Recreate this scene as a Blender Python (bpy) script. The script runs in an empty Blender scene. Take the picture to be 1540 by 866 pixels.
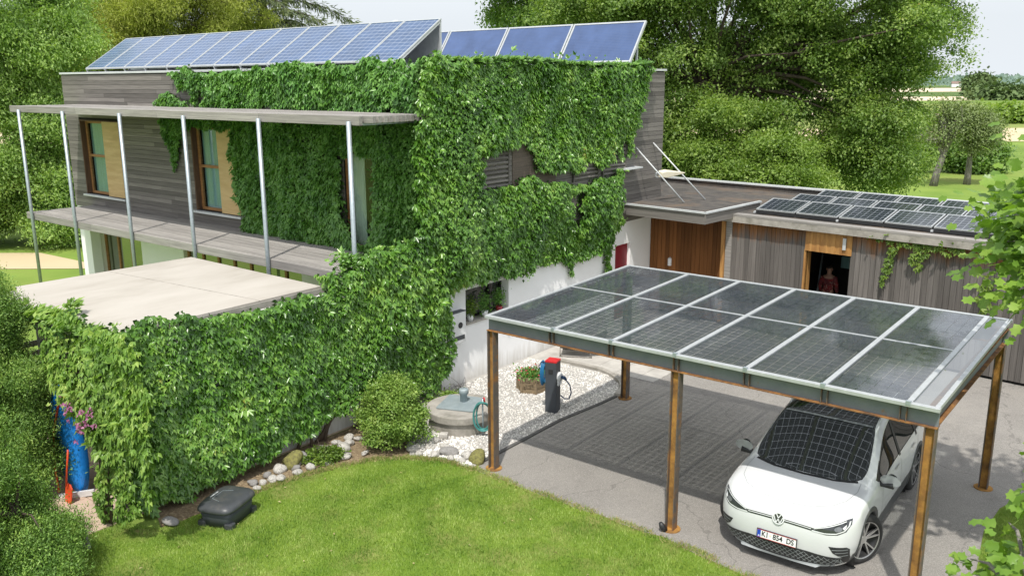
import bpy, bmesh, math, random
import numpy as np
from mathutils import Vector, Matrix, Euler
from mathutils.bvhtree import BVHTree
from mathutils.geometry import delaunay_2d_cdt

R = math.radians
scene = bpy.context.scene
col = scene.collection
random.seed(7)

# ------------------------------------------------------------------ materials
def new_mat(name):
    m = bpy.data.materials.new(name); m.use_nodes = True
    nt = m.node_tree; nt.nodes.clear()
    out = nt.nodes.new('ShaderNodeOutputMaterial')
    return m, nt, out
def nd(nt, t, **kw):
    n = nt.nodes.new(t)
    for k, v in kw.items():
        if k in n.inputs: n.inputs[k].default_value = v
        else: setattr(n, k, v)
    return n
def c4(c): return (c[0], c[1], c[2], 1.0)
def mixc(nt, fac, a, b, blend='MIX'):
    n = nt.nodes.new('ShaderNodeMix'); n.data_type = 'RGBA'; n.blend_type = blend
    for s, v in ((0, fac), (6, a), (7, b)):
        if isinstance(v, bpy.types.NodeSocket): nt.links.new(v, n.inputs[s])
        elif isinstance(v, (int, float)): n.inputs[s].default_value = v
        else: n.inputs[s].default_value = c4(v)
    return n.outputs[2]
def mth(nt, op, a, b=0.0, c=0.0):
    n = nt.nodes.new('ShaderNodeMath'); n.operation = op
    for i, v in enumerate((a, b, c)):
        if isinstance(v, bpy.types.NodeSocket): nt.links.new(v, n.inputs[i])
        else: n.inputs[i].default_value = v
    return n.outputs[0]
def ramp(nt, fac, a, b):
    n = nt.nodes.new('ShaderNodeMapRange'); n.inputs[1].default_value = a; n.inputs[2].default_value = b
    nt.links.new(fac, n.inputs[0]); return n.outputs[0]
def coords(nt, stretch=(1, 1, 1), kind='Object'):
    tc = nt.nodes.new('ShaderNodeTexCoord'); mp = nt.nodes.new('ShaderNodeMapping')
    mp.inputs['Scale'].default_value = stretch
    nt.links.new(tc.outputs[kind], mp.inputs[0]); return mp.outputs[0]
def noise(nt, vec, scale, detail=4, rough=.6):
    n = nd(nt, 'ShaderNodeTexNoise', Scale=scale, Detail=detail, Roughness=rough)
    nt.links.new(vec, n.inputs['Vector']); return n.outputs[0]
def pmat(name, c1, c2=None, rough=.6, metal=0, vs=4, stretch=(1, 1, 1), bump=0, bs=40, spec=.5,
         island=0, c3=None, s3=1.2, lo=.35, hi=.65, coat=0, lo3=.5, hi3=.72, rvar=0):
    """noise blend of two or three colours, optional per-island brightness and bump"""
    m, nt, out = new_mat(name)
    b = nd(nt, 'ShaderNodeBsdfPrincipled', Roughness=rough, Metallic=metal)
    b.inputs['Specular IOR Level'].default_value = spec
    b.inputs['Coat Weight'].default_value = coat; b.inputs['Coat Roughness'].default_value = .04
    v = coords(nt, stretch)
    c2 = c2 or tuple(x * .8 for x in c1)
    n1 = noise(nt, v, vs)
    cc = mixc(nt, ramp(nt, n1, lo, hi), c1, c2)
    if c3: cc = mixc(nt, ramp(nt, noise(nt, v, s3, 5), lo3, hi3), cc, c3)
    if island:
        g = nt.nodes.new('ShaderNodeNewGeometry')
        f = nt.nodes.new('ShaderNodeMapRange'); f.inputs[3].default_value = 1 - island; f.inputs[4].default_value = 1 + island
        nt.links.new(g.outputs['Random Per Island'], f.inputs[0])
        hs = nt.nodes.new('ShaderNodeHueSaturation'); nt.links.new(cc, hs.inputs['Color']); nt.links.new(f.outputs[0], hs.inputs['Value'])
        cc = hs.outputs[0]
    nt.links.new(cc, b.inputs['Base Color'])
    if rvar:
        f = nt.nodes.new('ShaderNodeMapRange'); f.inputs[3].default_value = max(rough - rvar, .02); f.inputs[4].default_value = rough + rvar
        nt.links.new(noise(nt, v, vs * 2), f.inputs[0]); nt.links.new(f.outputs[0], b.inputs['Roughness'])
    if bump:
        bp = nd(nt, 'ShaderNodeBump', Strength=bump, Distance=.02)
        nt.links.new(noise(nt, v, bs, 5), bp.inputs['Height']); nt.links.new(bp.outputs[0], b.inputs['Normal'])
    nt.links.new(b.outputs[0], out.inputs[0]); return m
def leafmat(name, dark, mid, light, rough=.42, trans=.3, clump=1.2, spec=.45, var=.28, autumn=False):
    m, nt, out = new_mat(name)
    g = nt.nodes.new('ShaderNodeNewGeometry')
    rnd = g.outputs['Random Per Island']
    cr = nt.nodes.new('ShaderNodeValToRGB'); e = cr.color_ramp.elements
    e[0].color = c4(dark); e[1].color = c4(light); k = cr.color_ramp.elements.new(.5); k.color = c4(mid)
    if autumn: q = cr.color_ramp.elements.new(.93); q.color = c4(light); e[-1].color = (.42, .27, .06, 1)
    v = coords(nt)
    f = mth(nt, 'ADD', mth(nt, 'MULTIPLY', rnd, .45), mth(nt, 'MULTIPLY', ramp(nt, noise(nt, v, clump, 3), .3, .7), .55))
    nt.links.new(f, cr.inputs[0])
    b = nd(nt, 'ShaderNodeBsdfPrincipled', Roughness=rough); b.inputs['Specular IOR Level'].default_value = spec
    nt.links.new(cr.outputs[0], b.inputs['Base Color'])
    t = nt.nodes.new('ShaderNodeBsdfTranslucent')
    nt.links.new(mixc(nt, 1.0, cr.outputs[0], (1.25, 1.35, .55), 'MULTIPLY'), t.inputs[0])
    mx = nt.nodes.new('ShaderNodeMixShader'); mx.inputs[0].default_value = trans
    nt.links.new(b.outputs[0], mx.inputs[1]); nt.links.new(t.outputs[0], mx.inputs[2])
    nt.links.new(mx.outputs[0], out.inputs[0]); return m
def pane_fresnel(nt):   # thin pane: same reflectance from either side
    fr = nd(nt, 'ShaderNodeFresnel'); g = nt.nodes.new('ShaderNodeNewGeometry')
    nt.links.new(mth(nt, 'MULTIPLY_ADD', g.outputs['Backfacing'], 1 / 1.5 - 1.5, 1.5), fr.inputs['IOR']); return fr
def glassmat(name, tint=(.8, .85, .85), base=.08, see=True, dark=(.02, .025, .025)):
    m, nt, out = new_mat(name)
    gl = nd(nt, 'ShaderNodeBsdfGlossy', Roughness=.02)
    fr = pane_fresnel(nt)
    if see: tr = nd(nt, 'ShaderNodeBsdfTransparent', Color=c4(tint))
    else: tr = nd(nt, 'ShaderNodeBsdfDiffuse', Color=c4(dark))
    mx = nt.nodes.new('ShaderNodeMixShader')
    nt.links.new(mth(nt, 'ADD', fr.outputs[0], base), mx.inputs[0])
    nt.links.new(tr.outputs[0], mx.inputs[1]); nt.links.new(gl.outputs[0], mx.inputs[2])
    nt.links.new(mx.outputs[0], out.inputs[0]); return m
def cellmat(name, px, py, gap, cell=(.014, .017, .022), linec=(.3, .32, .34), bus=0.0, busw=.07, rough=.07, through=False, dust=0.0, off=(0, 0), busax='y'):
    """photovoltaic cells: rectangular grid with light gaps, optional busbars"""
    m, nt, out = new_mat(name)
    v = coords(nt)
    sx = nt.nodes.new('ShaderNodeSeparateXYZ'); nt.links.new(v, sx.inputs[0])
    X = mth(nt, 'ADD', sx.outputs[0], 100 + off[0]); Y = mth(nt, 'ADD', sx.outputs[1], 100 + off[1])
    fx = mth(nt, 'FRACT', mth(nt, 'DIVIDE', X, px)); fy = mth(nt, 'FRACT', mth(nt, 'DIVIDE', Y, py))
    g = mth(nt, 'MAXIMUM', mth(nt, 'LESS_THAN', fx, gap / px), mth(nt, 'LESS_THAN', fy, gap / py))
    base = mixc(nt, ramp(nt, noise(nt, v, 1.6, 3), .3, .7), cell, tuple(c * 1.5 for c in cell))
    if bus:
        fb = mth(nt, 'FRACT', mth(nt, 'DIVIDE', Y if busax == 'y' else X, bus))
        base = mixc(nt, mth(nt, 'MULTIPLY', mth(nt, 'LESS_THAN', fb, busw), .7), base, linec)
    if not through: base = mixc(nt, g, base, linec)
    if dust:
        base = mixc(nt, mth(nt, 'MULTIPLY', ramp(nt, noise(nt, v, 9, 6, .75), .45, .8), dust), base, (.42, .43, .41))
        base = mixc(nt, mth(nt, 'MULTIPLY', ramp(nt, noise(nt, v, 60, 2, .5), .7, .78), dust * 1.5), base, (.6, .6, .57))
    b = nd(nt, 'ShaderNodeBsdfPrincipled', Roughness=rough); b.inputs['IOR'].default_value = 1.5
    nt.links.new(base, b.inputs['Base Color'])
    if dust:
        f = nt.nodes.new('ShaderNodeMapRange'); f.inputs[3].default_value = rough * .5; f.inputs[4].default_value = rough * 1.8
        nt.links.new(noise(nt, v, 5, 4), f.inputs[0]); nt.links.new(f.outputs[0], b.inputs['Roughness'])
    if through:
        tr = nd(nt, 'ShaderNodeBsdfTransparent', Color=(.86, .9, .9, 1)); gl = nd(nt, 'ShaderNodeBsdfGlossy', Roughness=.05)
        fr = pane_fresnel(nt)
        m1 = nt.nodes.new('ShaderNodeMixShader'); nt.links.new(fr.outputs[0], m1.inputs[0])
        nt.links.new(tr.outputs[0], m1.inputs[1]); nt.links.new(gl.outputs[0], m1.inputs[2])
        m2 = nt.nodes.new('ShaderNodeMixShader'); nt.links.new(mth(nt, 'MAXIMUM', g, .08), m2.inputs[0])
        nt.links.new(b.outputs[0], m2.inputs[1]); nt.links.new(m1.outputs[0], m2.inputs[2])
        nt.links.new(m2.outputs[0], out.inputs[0])
    else: nt.links.new(b.outputs[0], out.inputs[0])
    return m
def zmat(name, low, high, z0, z1, grain=(30, 30, 1.2), bump=.3, island=.25, gs=.55):
    """weathered boards: grey below, still brown where the eaves keep them dry"""
    m, nt, out = new_mat(name)
    b = nd(nt, 'ShaderNodeBsdfPrincipled', Roughness=.85); b.inputs['Specular IOR Level'].default_value = .2
    v = coords(nt); vg = coords(nt, grain)
    sx = nt.nodes.new('ShaderNodeSeparateXYZ'); nt.links.new(v, sx.inputs[0])
    z = mth(nt, 'ADD', sx.outputs[2], mth(nt, 'MULTIPLY', mth(nt, 'SUBTRACT', noise(nt, coords(nt, (5, 5, .6)), 1.5), .5), .9))
    cc = mixc(nt, ramp(nt, z, z0, z1), low, high)
    cc = mixc(nt, mth(nt, 'MULTIPLY', ramp(nt, noise(nt, vg, 1, 4), .4, .7), gs), cc, tuple(c * .35 for c in low))
    g = nt.nodes.new('ShaderNodeNewGeometry')
    f = nt.nodes.new('ShaderNodeMapRange'); f.inputs[3].default_value = 1 - island; f.inputs[4].default_value = 1 + island
    nt.links.new(g.outputs['Random Per Island'], f.inputs[0])
    hs = nt.nodes.new('ShaderNodeHueSaturation'); nt.links.new(cc, hs.inputs['Color']); nt.links.new(f.outputs[0], hs.inputs['Value'])
    nt.links.new(hs.outputs[0], b.inputs['Base Color'])
    bp = nd(nt, 'ShaderNodeBump', Strength=bump, Distance=.01); nt.links.new(noise(nt, vg, 2, 4), bp.inputs['Height'])
    nt.links.new(bp.outputs[0], b.inputs['Normal'])
    nt.links.new(b.outputs[0], out.inputs[0]); return m

M = {}
M['render'] = pmat('white_render', (.88, .885, .89), (.82, .825, .835), .9, vs=1.5, bump=.15, bs=120, spec=.2, c3=(.74, .745, .75), s3=.6)
M['render'] = zmat('white_render', (.62, .605, .575), (.88, .885, .89), .0, .42, (1.3, 1.3, 1.3), .08, 0, .05)
M['board_h'] = zmat('grey_boards_horizontal', (.20, .185, .17), (.20, .185, .17), 90, 91, (1.2, 1.2, 45), .4, .3)
M['board_dark'] = pmat('dark_backing', (.03, .028, .026), (.02, .02, .02), .9, spec=.1)
M['barn_board'] = zmat('barn_boards', (.155, .142, .132), (.24, .105, .035), 2.55, 2.95, (40, 40, 1.0), .4, .28)
M['barn_brown'] = zmat('barn_brown_boards', (.21, .088, .03), (.13, .055, .022), 2.0, 3.2, (40, 40, 1.0), .4, .35)
M['orange_wood'] = pmat('fresh_larch', (.50, .27, .085), (.30, .14, .04), .7, vs=1, stretch=(9, 9, 1.5), bump=.2, bs=3)
M['deck'] = pmat('silver_grey_timber', (.335, .318, .295), (.225, .212, .2), .85, vs=1, stretch=(1.2, 30, 30), bump=.35, bs=2, island=.18, spec=.25)
M['galv'] = pmat('galvanised_steel', (.42, .47, .50), (.34, .39, .42), .45, .55, vs=18)
M['alu'] = pmat('aluminium_profile', (.52, .54, .55), (.45, .47, .48), .42, .35, vs=10)
M['rust'] = pmat('rusted_steel', (.34, .17, .055), (.22, .10, .04), .85, 0, vs=14, c3=(.10, .06, .04), s3=5, lo3=.42, hi3=.68, bump=.3, bs=80, spec=.25)
M['rust_web'] = pmat('rust_orange_web', (.46, .245, .06), (.34, .17, .05), .85, 0, vs=9, c3=(.14, .075, .035), s3=3.5, lo3=.42, hi3=.7, bump=.25, bs=60, spec=.25)
M['mill'] = pmat('mill_scale_steel', (.145, .17, .195), (.18, .20, .215), .55, .0, vs=5, c3=(.24, .12, .05), s3=4, lo3=.62, hi3=.75, bump=.15, bs=60)
M['flange'] = pmat('brown_grey_flange', (.15, .115, .09), (.10, .09, .085), .75, .1, vs=12, c3=(.28, .13, .04), s3=5, bump=.2, bs=60)
M['slab'] = pmat('fibre_cement_sheet', (.455, .425, .38), (.40, .37, .325), .85, vs=1.2, stretch=(1, .35, 1), bump=.06, bs=60, spec=.25, c3=(.34, .31, .265), s3=1.5, lo3=.5, hi3=.75)
M['felt'] = pmat('bitumen_felt', (.075, .07, .068), (.12, .11, .10), .95, vs=3, bump=.4, bs=200, spec=.2, c3=(.16, .12, .09), s3=1.0)
M['white_trim'] = pmat('pale_metal_trim', (.62, .64, .65), (.54, .56, .57), .5, .2, vs=4)
M['concrete'] = pmat('weathered_concrete', (.40, .375, .335), (.31, .29, .26), .92, vs=6, bump=.3, bs=90, spec=.2, c3=(.20, .19, .16), s3=2.2)
M['stonewhite'] = pmat('pale_stone', (.56, .54, .50), (.40, .38, .355), .85, vs=5, bump=.5, bs=14, spec=.25, c3=(.26, .24, .21), s3=2.5, lo3=.45, hi3=.7)
M['stonegrey'] = pmat('grey_stone', (.30, .29, .28), (.22, .21, .20), .9, vs=5, bump=.5, bs=14, spec=.2)
M['stonemoss'] = pmat('mossy_stone', (.25, .24, .08), (.14, .13, .06), .95, vs=4, bump=.5, bs=18, spec=.1)
M['woodframe'] = pmat('honey_window_timber', (.36, .18, .065), (.26, .12, .04), .6, vs=2, stretch=(1, 1, 8))
M['reveal'] = pmat('dark_timber_reveal', (.14, .075, .04), (.09, .05, .03), .8, vs=2, stretch=(8, 8, 1))
M['blind'] = pmat('ply_shutter', (.60, .43, .21), (.50, .34, .15), .65, vs=1.5, stretch=(1, 1, 7))
M['curtain_teal'] = pmat('teal_curtain', (.24, .42, .42), (.17, .33, .34), .9, vs=2, stretch=(20, 20, .4))
M['curtain_pale'] = pmat('pale_curtain', (.50, .60, .50), (.36, .46, .36), .9, vs=2, stretch=(20, 20, .4))
M['glass'] = glassmat('window_glass', (.92, .95, .94), .0)
M['glass_dark'] = glassmat('dark_glass', base=.10, see=False)
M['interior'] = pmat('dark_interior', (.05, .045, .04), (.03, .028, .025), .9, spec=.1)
M['red_door'] = pmat('crimson_door', (.24, .012, .025), (.20, .01, .02), .45)
M['black_plastic'] = pmat('black_plastic', (.022, .023, .025), (.03, .031, .033), .5)
M['dark_grey_plastic'] = pmat('charcoal_plastic', (.048, .052, .057), (.06, .065, .07), .42, vs=8, c3=(.09, .088, .08), s3=6)
M['anthracite'] = pmat('anthracite_powdercoat', (.06, .068, .08), (.05, .057, .067), .5, bump=.05, bs=200)
M['red_cap'] = pmat('signal_red', (.62, .025, .03), (.55, .02, .025), .4)
M['white_plastic'] = pmat('white_plastic', (.78, .79, .80), (.72, .73, .74), .4)
M['blue_cable'] = pmat('blue_cable', (.02, .20, .42), (.02, .15, .33), .45)
M['navy'] = pmat('navy_plug', (.015, .05, .14), (.02, .05, .11), .4)
M['hose'] = pmat('teal_hose', (.07, .27, .25), (.05, .20, .19), .45)
M['cover'] = pmat('blue_grey_checker_plate', (.36, .42, .44), (.30, .36, .38), .55, .35, vs=6, bump=.35, bs=160)
M['planterwood'] = pmat('weathered_planter', (.27, .20, .115), (.17, .13, .085), .85, vs=2, stretch=(6, 6, 25), bump=.3, bs=2, island=.2)
M['soil'] = pmat('soil', (.06, .04, .025), (.03, .02, .015), .95, bump=.6, bs=50)
M['terracotta'] = pmat('ruby_pot', (.33, .02, .035), (.28, .015, .03), .35)
M['blue_board'] = pmat('blue_board', (.02, .29, .85), (.02, .24, .75), .35)
M['orange_red'] = pmat('orange_red', (.70, .085, .02), (.62, .06, .02), .45)
M['stem'] = pmat('vine_stem', (.13, .095, .065), (.08, .06, .045), .9, vs=6, stretch=(1, 1, .3), bump=.6, bs=30)
M['bark'] = pmat('bark', (.12, .095, .075), (.06, .048, .04), .95, vs=3, stretch=(4, 4, .7), bump=.8, bs=14, spec=.1)
M['bark_grey'] = pmat('grey_bark', (.27, .25, .225), (.14, .13, .115), .95, vs=4, stretch=(4, 4, .8), bump=.7, bs=14, spec=.1)
M['terracotta_tile'] = pmat('peach_paving', (.60, .46, .36), (.50, .37, .29), .85, vs=3, bump=.1, bs=50)
M['wicker'] = pmat('grey_wicker', (.16, .14, .125), (.09, .08, .07), .8, vs=60)
M['cream'] = pmat('cream_paint', (.74, .69, .55), (.66, .60, .46), .55)
M['pink_cover'] = pmat('faded_cover', (.03, .03, .032), (.02, .02, .022), .6)
# foliage
M['creeper'] = leafmat('creeper_leaf', (0.034, 0.098, 0.014), (0.115, 0.262, 0.034), (0.29, 0.47, 0.09), .30, .22, 1.1, .6, autumn=True)
M['creeper_shade'] = leafmat('creeper_leaf_shade', (0.04, 0.125, 0.03), (0.12, 0.28, 0.05), (0.23, 0.43, 0.095), .38, .22, 1.4, .5)
M['creeper_inner'] = leafmat('creeper_inner', (0.03, 0.075, 0.015), (0.05, 0.11, 0.025), (0.08, 0.15, 0.035), .7, .1, 3, .2)  # darkened leaf colour: shade inside the creeper painted into a backing layer
M['vine'] = leafmat('vine_leaf', (.06, .12, .015), (.13, .22, .03), (.24, .33, .05), .45, .3, 2, autumn=True)
M['oak'] = leafmat('oak_leaf', (0.084, 0.160, 0.037), (0.191, 0.299, 0.067), (0.408, 0.515, 0.144), .5, .42, .8, autumn=True)
M['oak_dark'] = leafmat('dark_leaf', (0.076, 0.157, 0.042), (0.169, 0.287, 0.073), (0.356, 0.486, 0.131), .5, .42, .9)
M['bushleaf'] = leafmat('hazel_leaf', (0.100, 0.179, 0.036), (0.225, 0.339, 0.072), (0.424, 0.536, 0.144), .5, .42, 1.2)
M['willow'] = leafmat('willow_leaf', (0.122, 0.216, 0.063), (0.278, 0.416, 0.117), (0.522, 0.667, 0.219), .5, .42, .8)
M['larch'] = leafmat('larch_needle', (0.193, 0.244, 0.048), (0.384, 0.438, 0.091), (0.601, 0.633, 0.182), .6, .3, .7)
M['conifer'] = leafmat('conifer_needle', (0.081, 0.118, 0.055), (0.146, 0.195, 0.083), (0.264, 0.306, 0.124), .6, .15, .9)
M['thuja'] = leafmat('thuja_leaf', (0.055, 0.127, 0.025), (0.157, 0.288, 0.050), (0.370, 0.509, 0.101), .5, .18, 2.2)
M['apple'] = leafmat('apple_leaf', (0.12, 0.165, 0.065), (0.2, 0.26, 0.095), (0.3, 0.36, 0.15), .55, .25, 1)
M['tulip'] = leafmat('tulip_leaf', (.08, .17, .02), (.17, .30, .04), (.30, .43, .075), .38, .38, 1.8)
M['shrub'] = leafmat('shrub_leaf', (0.084, 0.168, 0.026), (0.200, 0.326, 0.058), (0.367, 0.473, 0.116), .45, .25, 3)
M['climber'] = leafmat('clematis_leaf', (0.075, 0.155, 0.03), (0.18, 0.32, 0.055), (0.38, 0.5, 0.12), .42, .3, 2, autumn=True)
M['houseplant'] = leafmat('houseplant_leaf', (0.049, 0.148, 0.033), (0.116, 0.264, 0.049), (0.214, 0.396, 0.083), .4, .25, 8)
M['grass'] = leafmat('grass_blade', (.066, .15, .017), (.205, .32, .05), (.51, .59, .20), .55, .3, 1.4, .3)
M['straw'] = leafmat('straw_blade', (.30, .24, .10), (.42, .35, .16), (.55, .48, .26), .7, .2, 2)
M['petal'] = leafmat('mauve_petal', (.28, .09, .20), (.42, .15, .32), (.55, .25, .42), .6, .3, 4)
M['petal_red'] = leafmat('red_petal', (.55, .03, .05), (.65, .06, .10), (.75, .2, .25), .6, .3, 4)
M['fieldtree'] = leafmat('field_tree_leaf', (.07, .12, .045), (.12, .18, .07), (.18, .24, .10), .7, .1, .3, .15)  # slight distance haze mixed into the leaf green
M['farwood'] = leafmat('hazed_wood_leaf', (0.13, 0.19, 0.17), (0.17, 0.24, 0.2), (0.21, 0.28, 0.23), .8, .1, .02, .1)  # bluish air haze put into the leaf colour of the far woods

# ------------------------------------------------------------------ object helpers
def link(o, parent=None):
    col.objects.link(o)
    if parent is not None: o.parent = parent
    return o
def tag(o, label=None, cat=None, group=None, kind=None):
    if label: o['label'] = label
    if cat: o['category'] = cat
    if group: o['group'] = group
    if kind: o['kind'] = kind
    return o
def empty(name, label, cat, loc=(0, 0, 0), rz=0, group=None):
    o = bpy.data.objects.new(name, None); o.location = loc; o.rotation_euler = (0, 0, rz); o.empty_display_size = .2
    link(o); return tag(o, label, cat, group)
def copy_tree(o, parent=None):
    c = o.copy(); link(c, parent)
    for ch in list(o.children): copy_tree(ch, c)
    return c
V = Vector
class MB:
    def __init__(s): s.v = []; s.f = []
    def add(s, vs, fs):
        n = len(s.v); s.v += [tuple(p) for p in vs]; s.f += [tuple(i + n for i in f) for f in fs]; return s
    def obox(s, o, ex, ey, ez):
        o, ex, ey, ez = V(o), V(ex), V(ey), V(ez)
        p = [o, o + ex, o + ex + ey, o + ey, o + ez, o + ex + ez, o + ex + ey + ez, o + ey + ez]
        fs = [(0, 3, 2, 1), (4, 5, 6, 7), (0, 1, 5, 4), (1, 2, 6, 5), (2, 3, 7, 6), (3, 0, 4, 7)]
        if ex.cross(ey).dot(ez) < 0: fs = [f[::-1] for f in fs]
        return s.add(p, fs)
    def box(s, a, b):
        return s.obox(a, (b[0] - a[0], 0, 0), (0, b[1] - a[1], 0), (0, 0, b[2] - a[2]))
    def bar(s, p, q, w, h, up=(0, 0, 1)):
        p, q = V(p), V(q); d = q - p; sd = d.cross(V(up)).normalized(); u = sd.cross(d).normalized()
        return s.obox(p - sd * w / 2 - u * h / 2, d, sd * w, u * h)
    def tube(s, pts, r, n=8, caps=True):
        pts = [V(p) for p in pts]; k = len(pts)
        rs = r if isinstance(r, (list, tuple)) else [r] * k
        vs = []; fs = []; prev = None
        for i, p in enumerate(pts):
            d = (pts[min(i + 1, k - 1)] - pts[max(i - 1, 0)]).normalized()
            a = d.orthogonal().normalized() if prev is None else (prev - d * prev.dot(d)).normalized()
            prev = a; b = d.cross(a)
            for j in range(n):
                t = 2 * math.pi * j / n; vs.append(p + (a * math.cos(t) + b * math.sin(t)) * rs[i])
        for i in range(k - 1):
            for j in range(n): fs.append((i * n + j, i * n + (j + 1) % n, (i + 1) * n + (j + 1) % n, (i + 1) * n + j))
        if caps: fs.append(tuple(range(n))[::-1]); fs.append(tuple((k - 1) * n + j for j in range(n)))
        return s.add(vs, fs)
    def prism(s, poly, z0, z1):
        n = len(poly); a = sum(poly[i][0] * poly[(i + 1) % n][1] - poly[(i + 1) % n][0] * poly[i][1] for i in range(n))
        if a < 0: poly = poly[::-1]
        vs = [(x, y, z0) for x, y in poly] + [(x, y, z1) for x, y in poly]
        fs = [tuple(range(n))[::-1], tuple(range(n, 2 * n))] + [(i, (i + 1) % n, n + (i + 1) % n, n + i) for i in range(n)]
        return s.add(vs, fs)
    def lathe(s, prof, n=24, c=(0, 0, 0), axis='z', close=False, cap=True):
        vs = []; fs = []; k = len(prof)
        for (r, h) in prof:
            for j in range(n):
                t = 2 * math.pi * j / n; a, b = r * math.cos(t), r * math.sin(t)
                p = (a, b, h) if axis == 'z' else (h, a, b) if axis == 'x' else (a, h, b)
                vs.append((p[0] + c[0], p[1] + c[1], p[2] + c[2]))
        for i in range(k if close else k - 1):
            i2 = (i + 1) % k
            for j in range(n): fs.append((i * n + j, i * n + (j + 1) % n, i2 * n + (j + 1) % n, i2 * n + j))
        if not close and cap:
            if prof[0][0] > 1e-4: fs.append(tuple(range(n))[::-1])
            if prof[-1][0] > 1e-4: fs.append(tuple((k - 1) * n + j for j in range(n)))
        return s.add(vs, fs)
    def build(s, name, mat, parent=None, smooth=False, bevel=0, seg=2, fix=False):
        me = bpy.data.meshes.new(name); me.from_pydata(s.v, [], s.f)
        if fix:
            bm = bmesh.new(); bm.from_mesh(me); bmesh.ops.remove_doubles(bm, verts=bm.verts, dist=1e-5)
            bmesh.ops.recalc_face_normals(bm, faces=bm.faces); bm.to_mesh(me); bm.free()
        me.materials.append(mat if not isinstance(mat, str) else M[mat])
        if smooth: me.polygons.foreach_set('use_smooth', [True] * len(me.polygons))
        o = bpy.data.objects.new(name, me); link(o, parent)
        if bevel:
            b = o.modifiers.new('bevel', 'BEVEL'); b.width = bevel; b.segments = seg; b.limit_method = 'ANGLE'; b.angle_limit = R(40)
        return o

def raw_mesh(name, verts, tris, mat, parent=None, smooth=False):
    """fast numpy -> mesh (triangles)"""
    me = bpy.data.meshes.new(name); nv, nf = len(verts), len(tris)
    me.vertices.add(nv); me.loops.add(nf * 3); me.polygons.add(nf)
    me.vertices.foreach_set('co', np.ascontiguousarray(verts, dtype=np.float32).ravel())
    me.loops.foreach_set('vertex_index', np.ascontiguousarray(tris, dtype=np.int32).ravel())
    me.polygons.foreach_set('loop_start', np.arange(0, nf * 3, 3, dtype=np.int32))
    if smooth: me.polygons.foreach_set('use_smooth', np.ones(nf, dtype=bool))
    me.update(calc_edges=True); me.materials.append(mat if not isinstance(mat, str) else M[mat])
    o = bpy.data.objects.new(name, me); link(o, parent); return o

# leaf templates: (along, across, up), triangles
KITE = (np.array([(0, 0, 0), (.42, .5, .10), (1, 0, -.04), (.42, -.5, .10)]), np.array([(0, 2, 1), (0, 3, 2)]))
LOBED = (np.array([(0, 0, 0), (.10, .38, .05), (.42, .30, .07), (.62, .52, .03), (.80, .24, .03), (1, .20, -.03), (.93, 0, -.01),
                   (1, -.20, -.03), (.80, -.24, .03), (.62, -.52, .03), (.42, -.30, .07), (.10, -.38, .05), (.5, 0, .0)]),
         np.array([(12, i + 1, i) for i in range(11)] + [(12, 0, 11)]))
BLADE = (np.array([(0, .5, 0), (0, -.5, 0), (1, 0, 0)]), np.array([(0, 1, 2)]))
def norm(a): return a / np.maximum(np.linalg.norm(a, axis=1, keepdims=True), 1e-9)
def leaves(name, P, T, N, L, W, mat, parent=None, tmpl=KITE):
    T = norm(T); S = norm(np.cross(N, T)); N = np.cross(T, S)
    tv, tf = tmpl; n = len(P); k = len(tv)
    vs = P[:, None, :] + T[:, None, :] * (tv[None, :, 0:1] * L[:, None, None]) + S[:, None, :] * (tv[None, :, 1:2] * W[:, None, None]) \
        + N[:, None, :] * (tv[None, :, 2:3] * L[:, None, None])
    fs = tf[None, :, :] + (np.arange(n) * k)[:, None, None]
    return raw_mesh(name, vs.reshape(-1, 3), fs.reshape(-1, 3), mat, parent)
class Noise3:
    def __init__(s, rng, freq, k=10):
        s.w = rng.normal(size=(k, 3)) * freq; s.p = rng.uniform(0, 6.28, k)
    def __call__(s, P): return np.sin(P @ s.w.T + s.p).mean(axis=1) * 2.2   # roughly -1..1
def inpoly(P, poly):
    x, y = P[:, 0], P[:, 1]; r = np.zeros(len(P), bool); n = len(poly)
    for i in range(n):
        x1, y1 = poly[i]; x2, y2 = poly[(i + 1) % n]
        if y1 == y2: continue
        r ^= ((y1 > y) != (y2 > y)) & (x < (x2 - x1) * (y - y1) / (y2 - y1) + x1)
    return r
def rough_poly(poly, rng, amp):
    out = []
    for i in range(len(poly)):
        a = np.array(poly[i]); b = np.array(poly[(i + 1) % len(poly)]); d = np.linalg.norm(b - a); k = max(1, int(d / .22))
        for j in range(k): out.append(tuple(a + (b - a) * j / k + rng.normal(size=2) * amp))
    return out

# ------------------------------------------------------------------ camera, sky, sun
CAM = np.array([9.388, -11.281, 6.818]); YAW, PITCH, ROLL, FPX = R(-38.429), R(-13.263), R(-.242), 1314.04
fw = V((math.sin(YAW) * math.cos(PITCH), math.cos(YAW) * math.cos(PITCH), math.sin(PITCH)))
rt = V((math.cos(YAW), -math.sin(YAW), 0)); up = rt.cross(fw)
r2 = math.cos(ROLL) * rt + math.sin(ROLL) * up; u2 = -math.sin(ROLL) * rt + math.cos(ROLL) * up
cd = bpy.data.cameras.new('camera'); cd.sensor_width = 36; cd.lens = FPX / 1540 * 36; cd.clip_start = .1; cd.clip_end = 6000
co = bpy.data.objects.new('camera', cd); col.objects.link(co)
co.matrix_world = Matrix(((r2.x, u2.x, -fw.x, CAM[0]), (r2.y, u2.y, -fw.y, CAM[1]), (r2.z, u2.z, -fw.z, CAM[2]), (0, 0, 0, 1)))
scene.camera = co
sund = V((.78, -1.42, 2.87)).normalized()
sl = bpy.data.lights.new('sun', 'SUN'); sl.energy = 4.1; sl.angle = R(1.0); sl.color = (1.0, .955, .88)
so = bpy.data.objects.new('sun', sl); col.objects.link(so); so.rotation_euler = sund.to_track_quat('Z', 'Y').to_euler(); so.location = (5, -8, 30)
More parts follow.
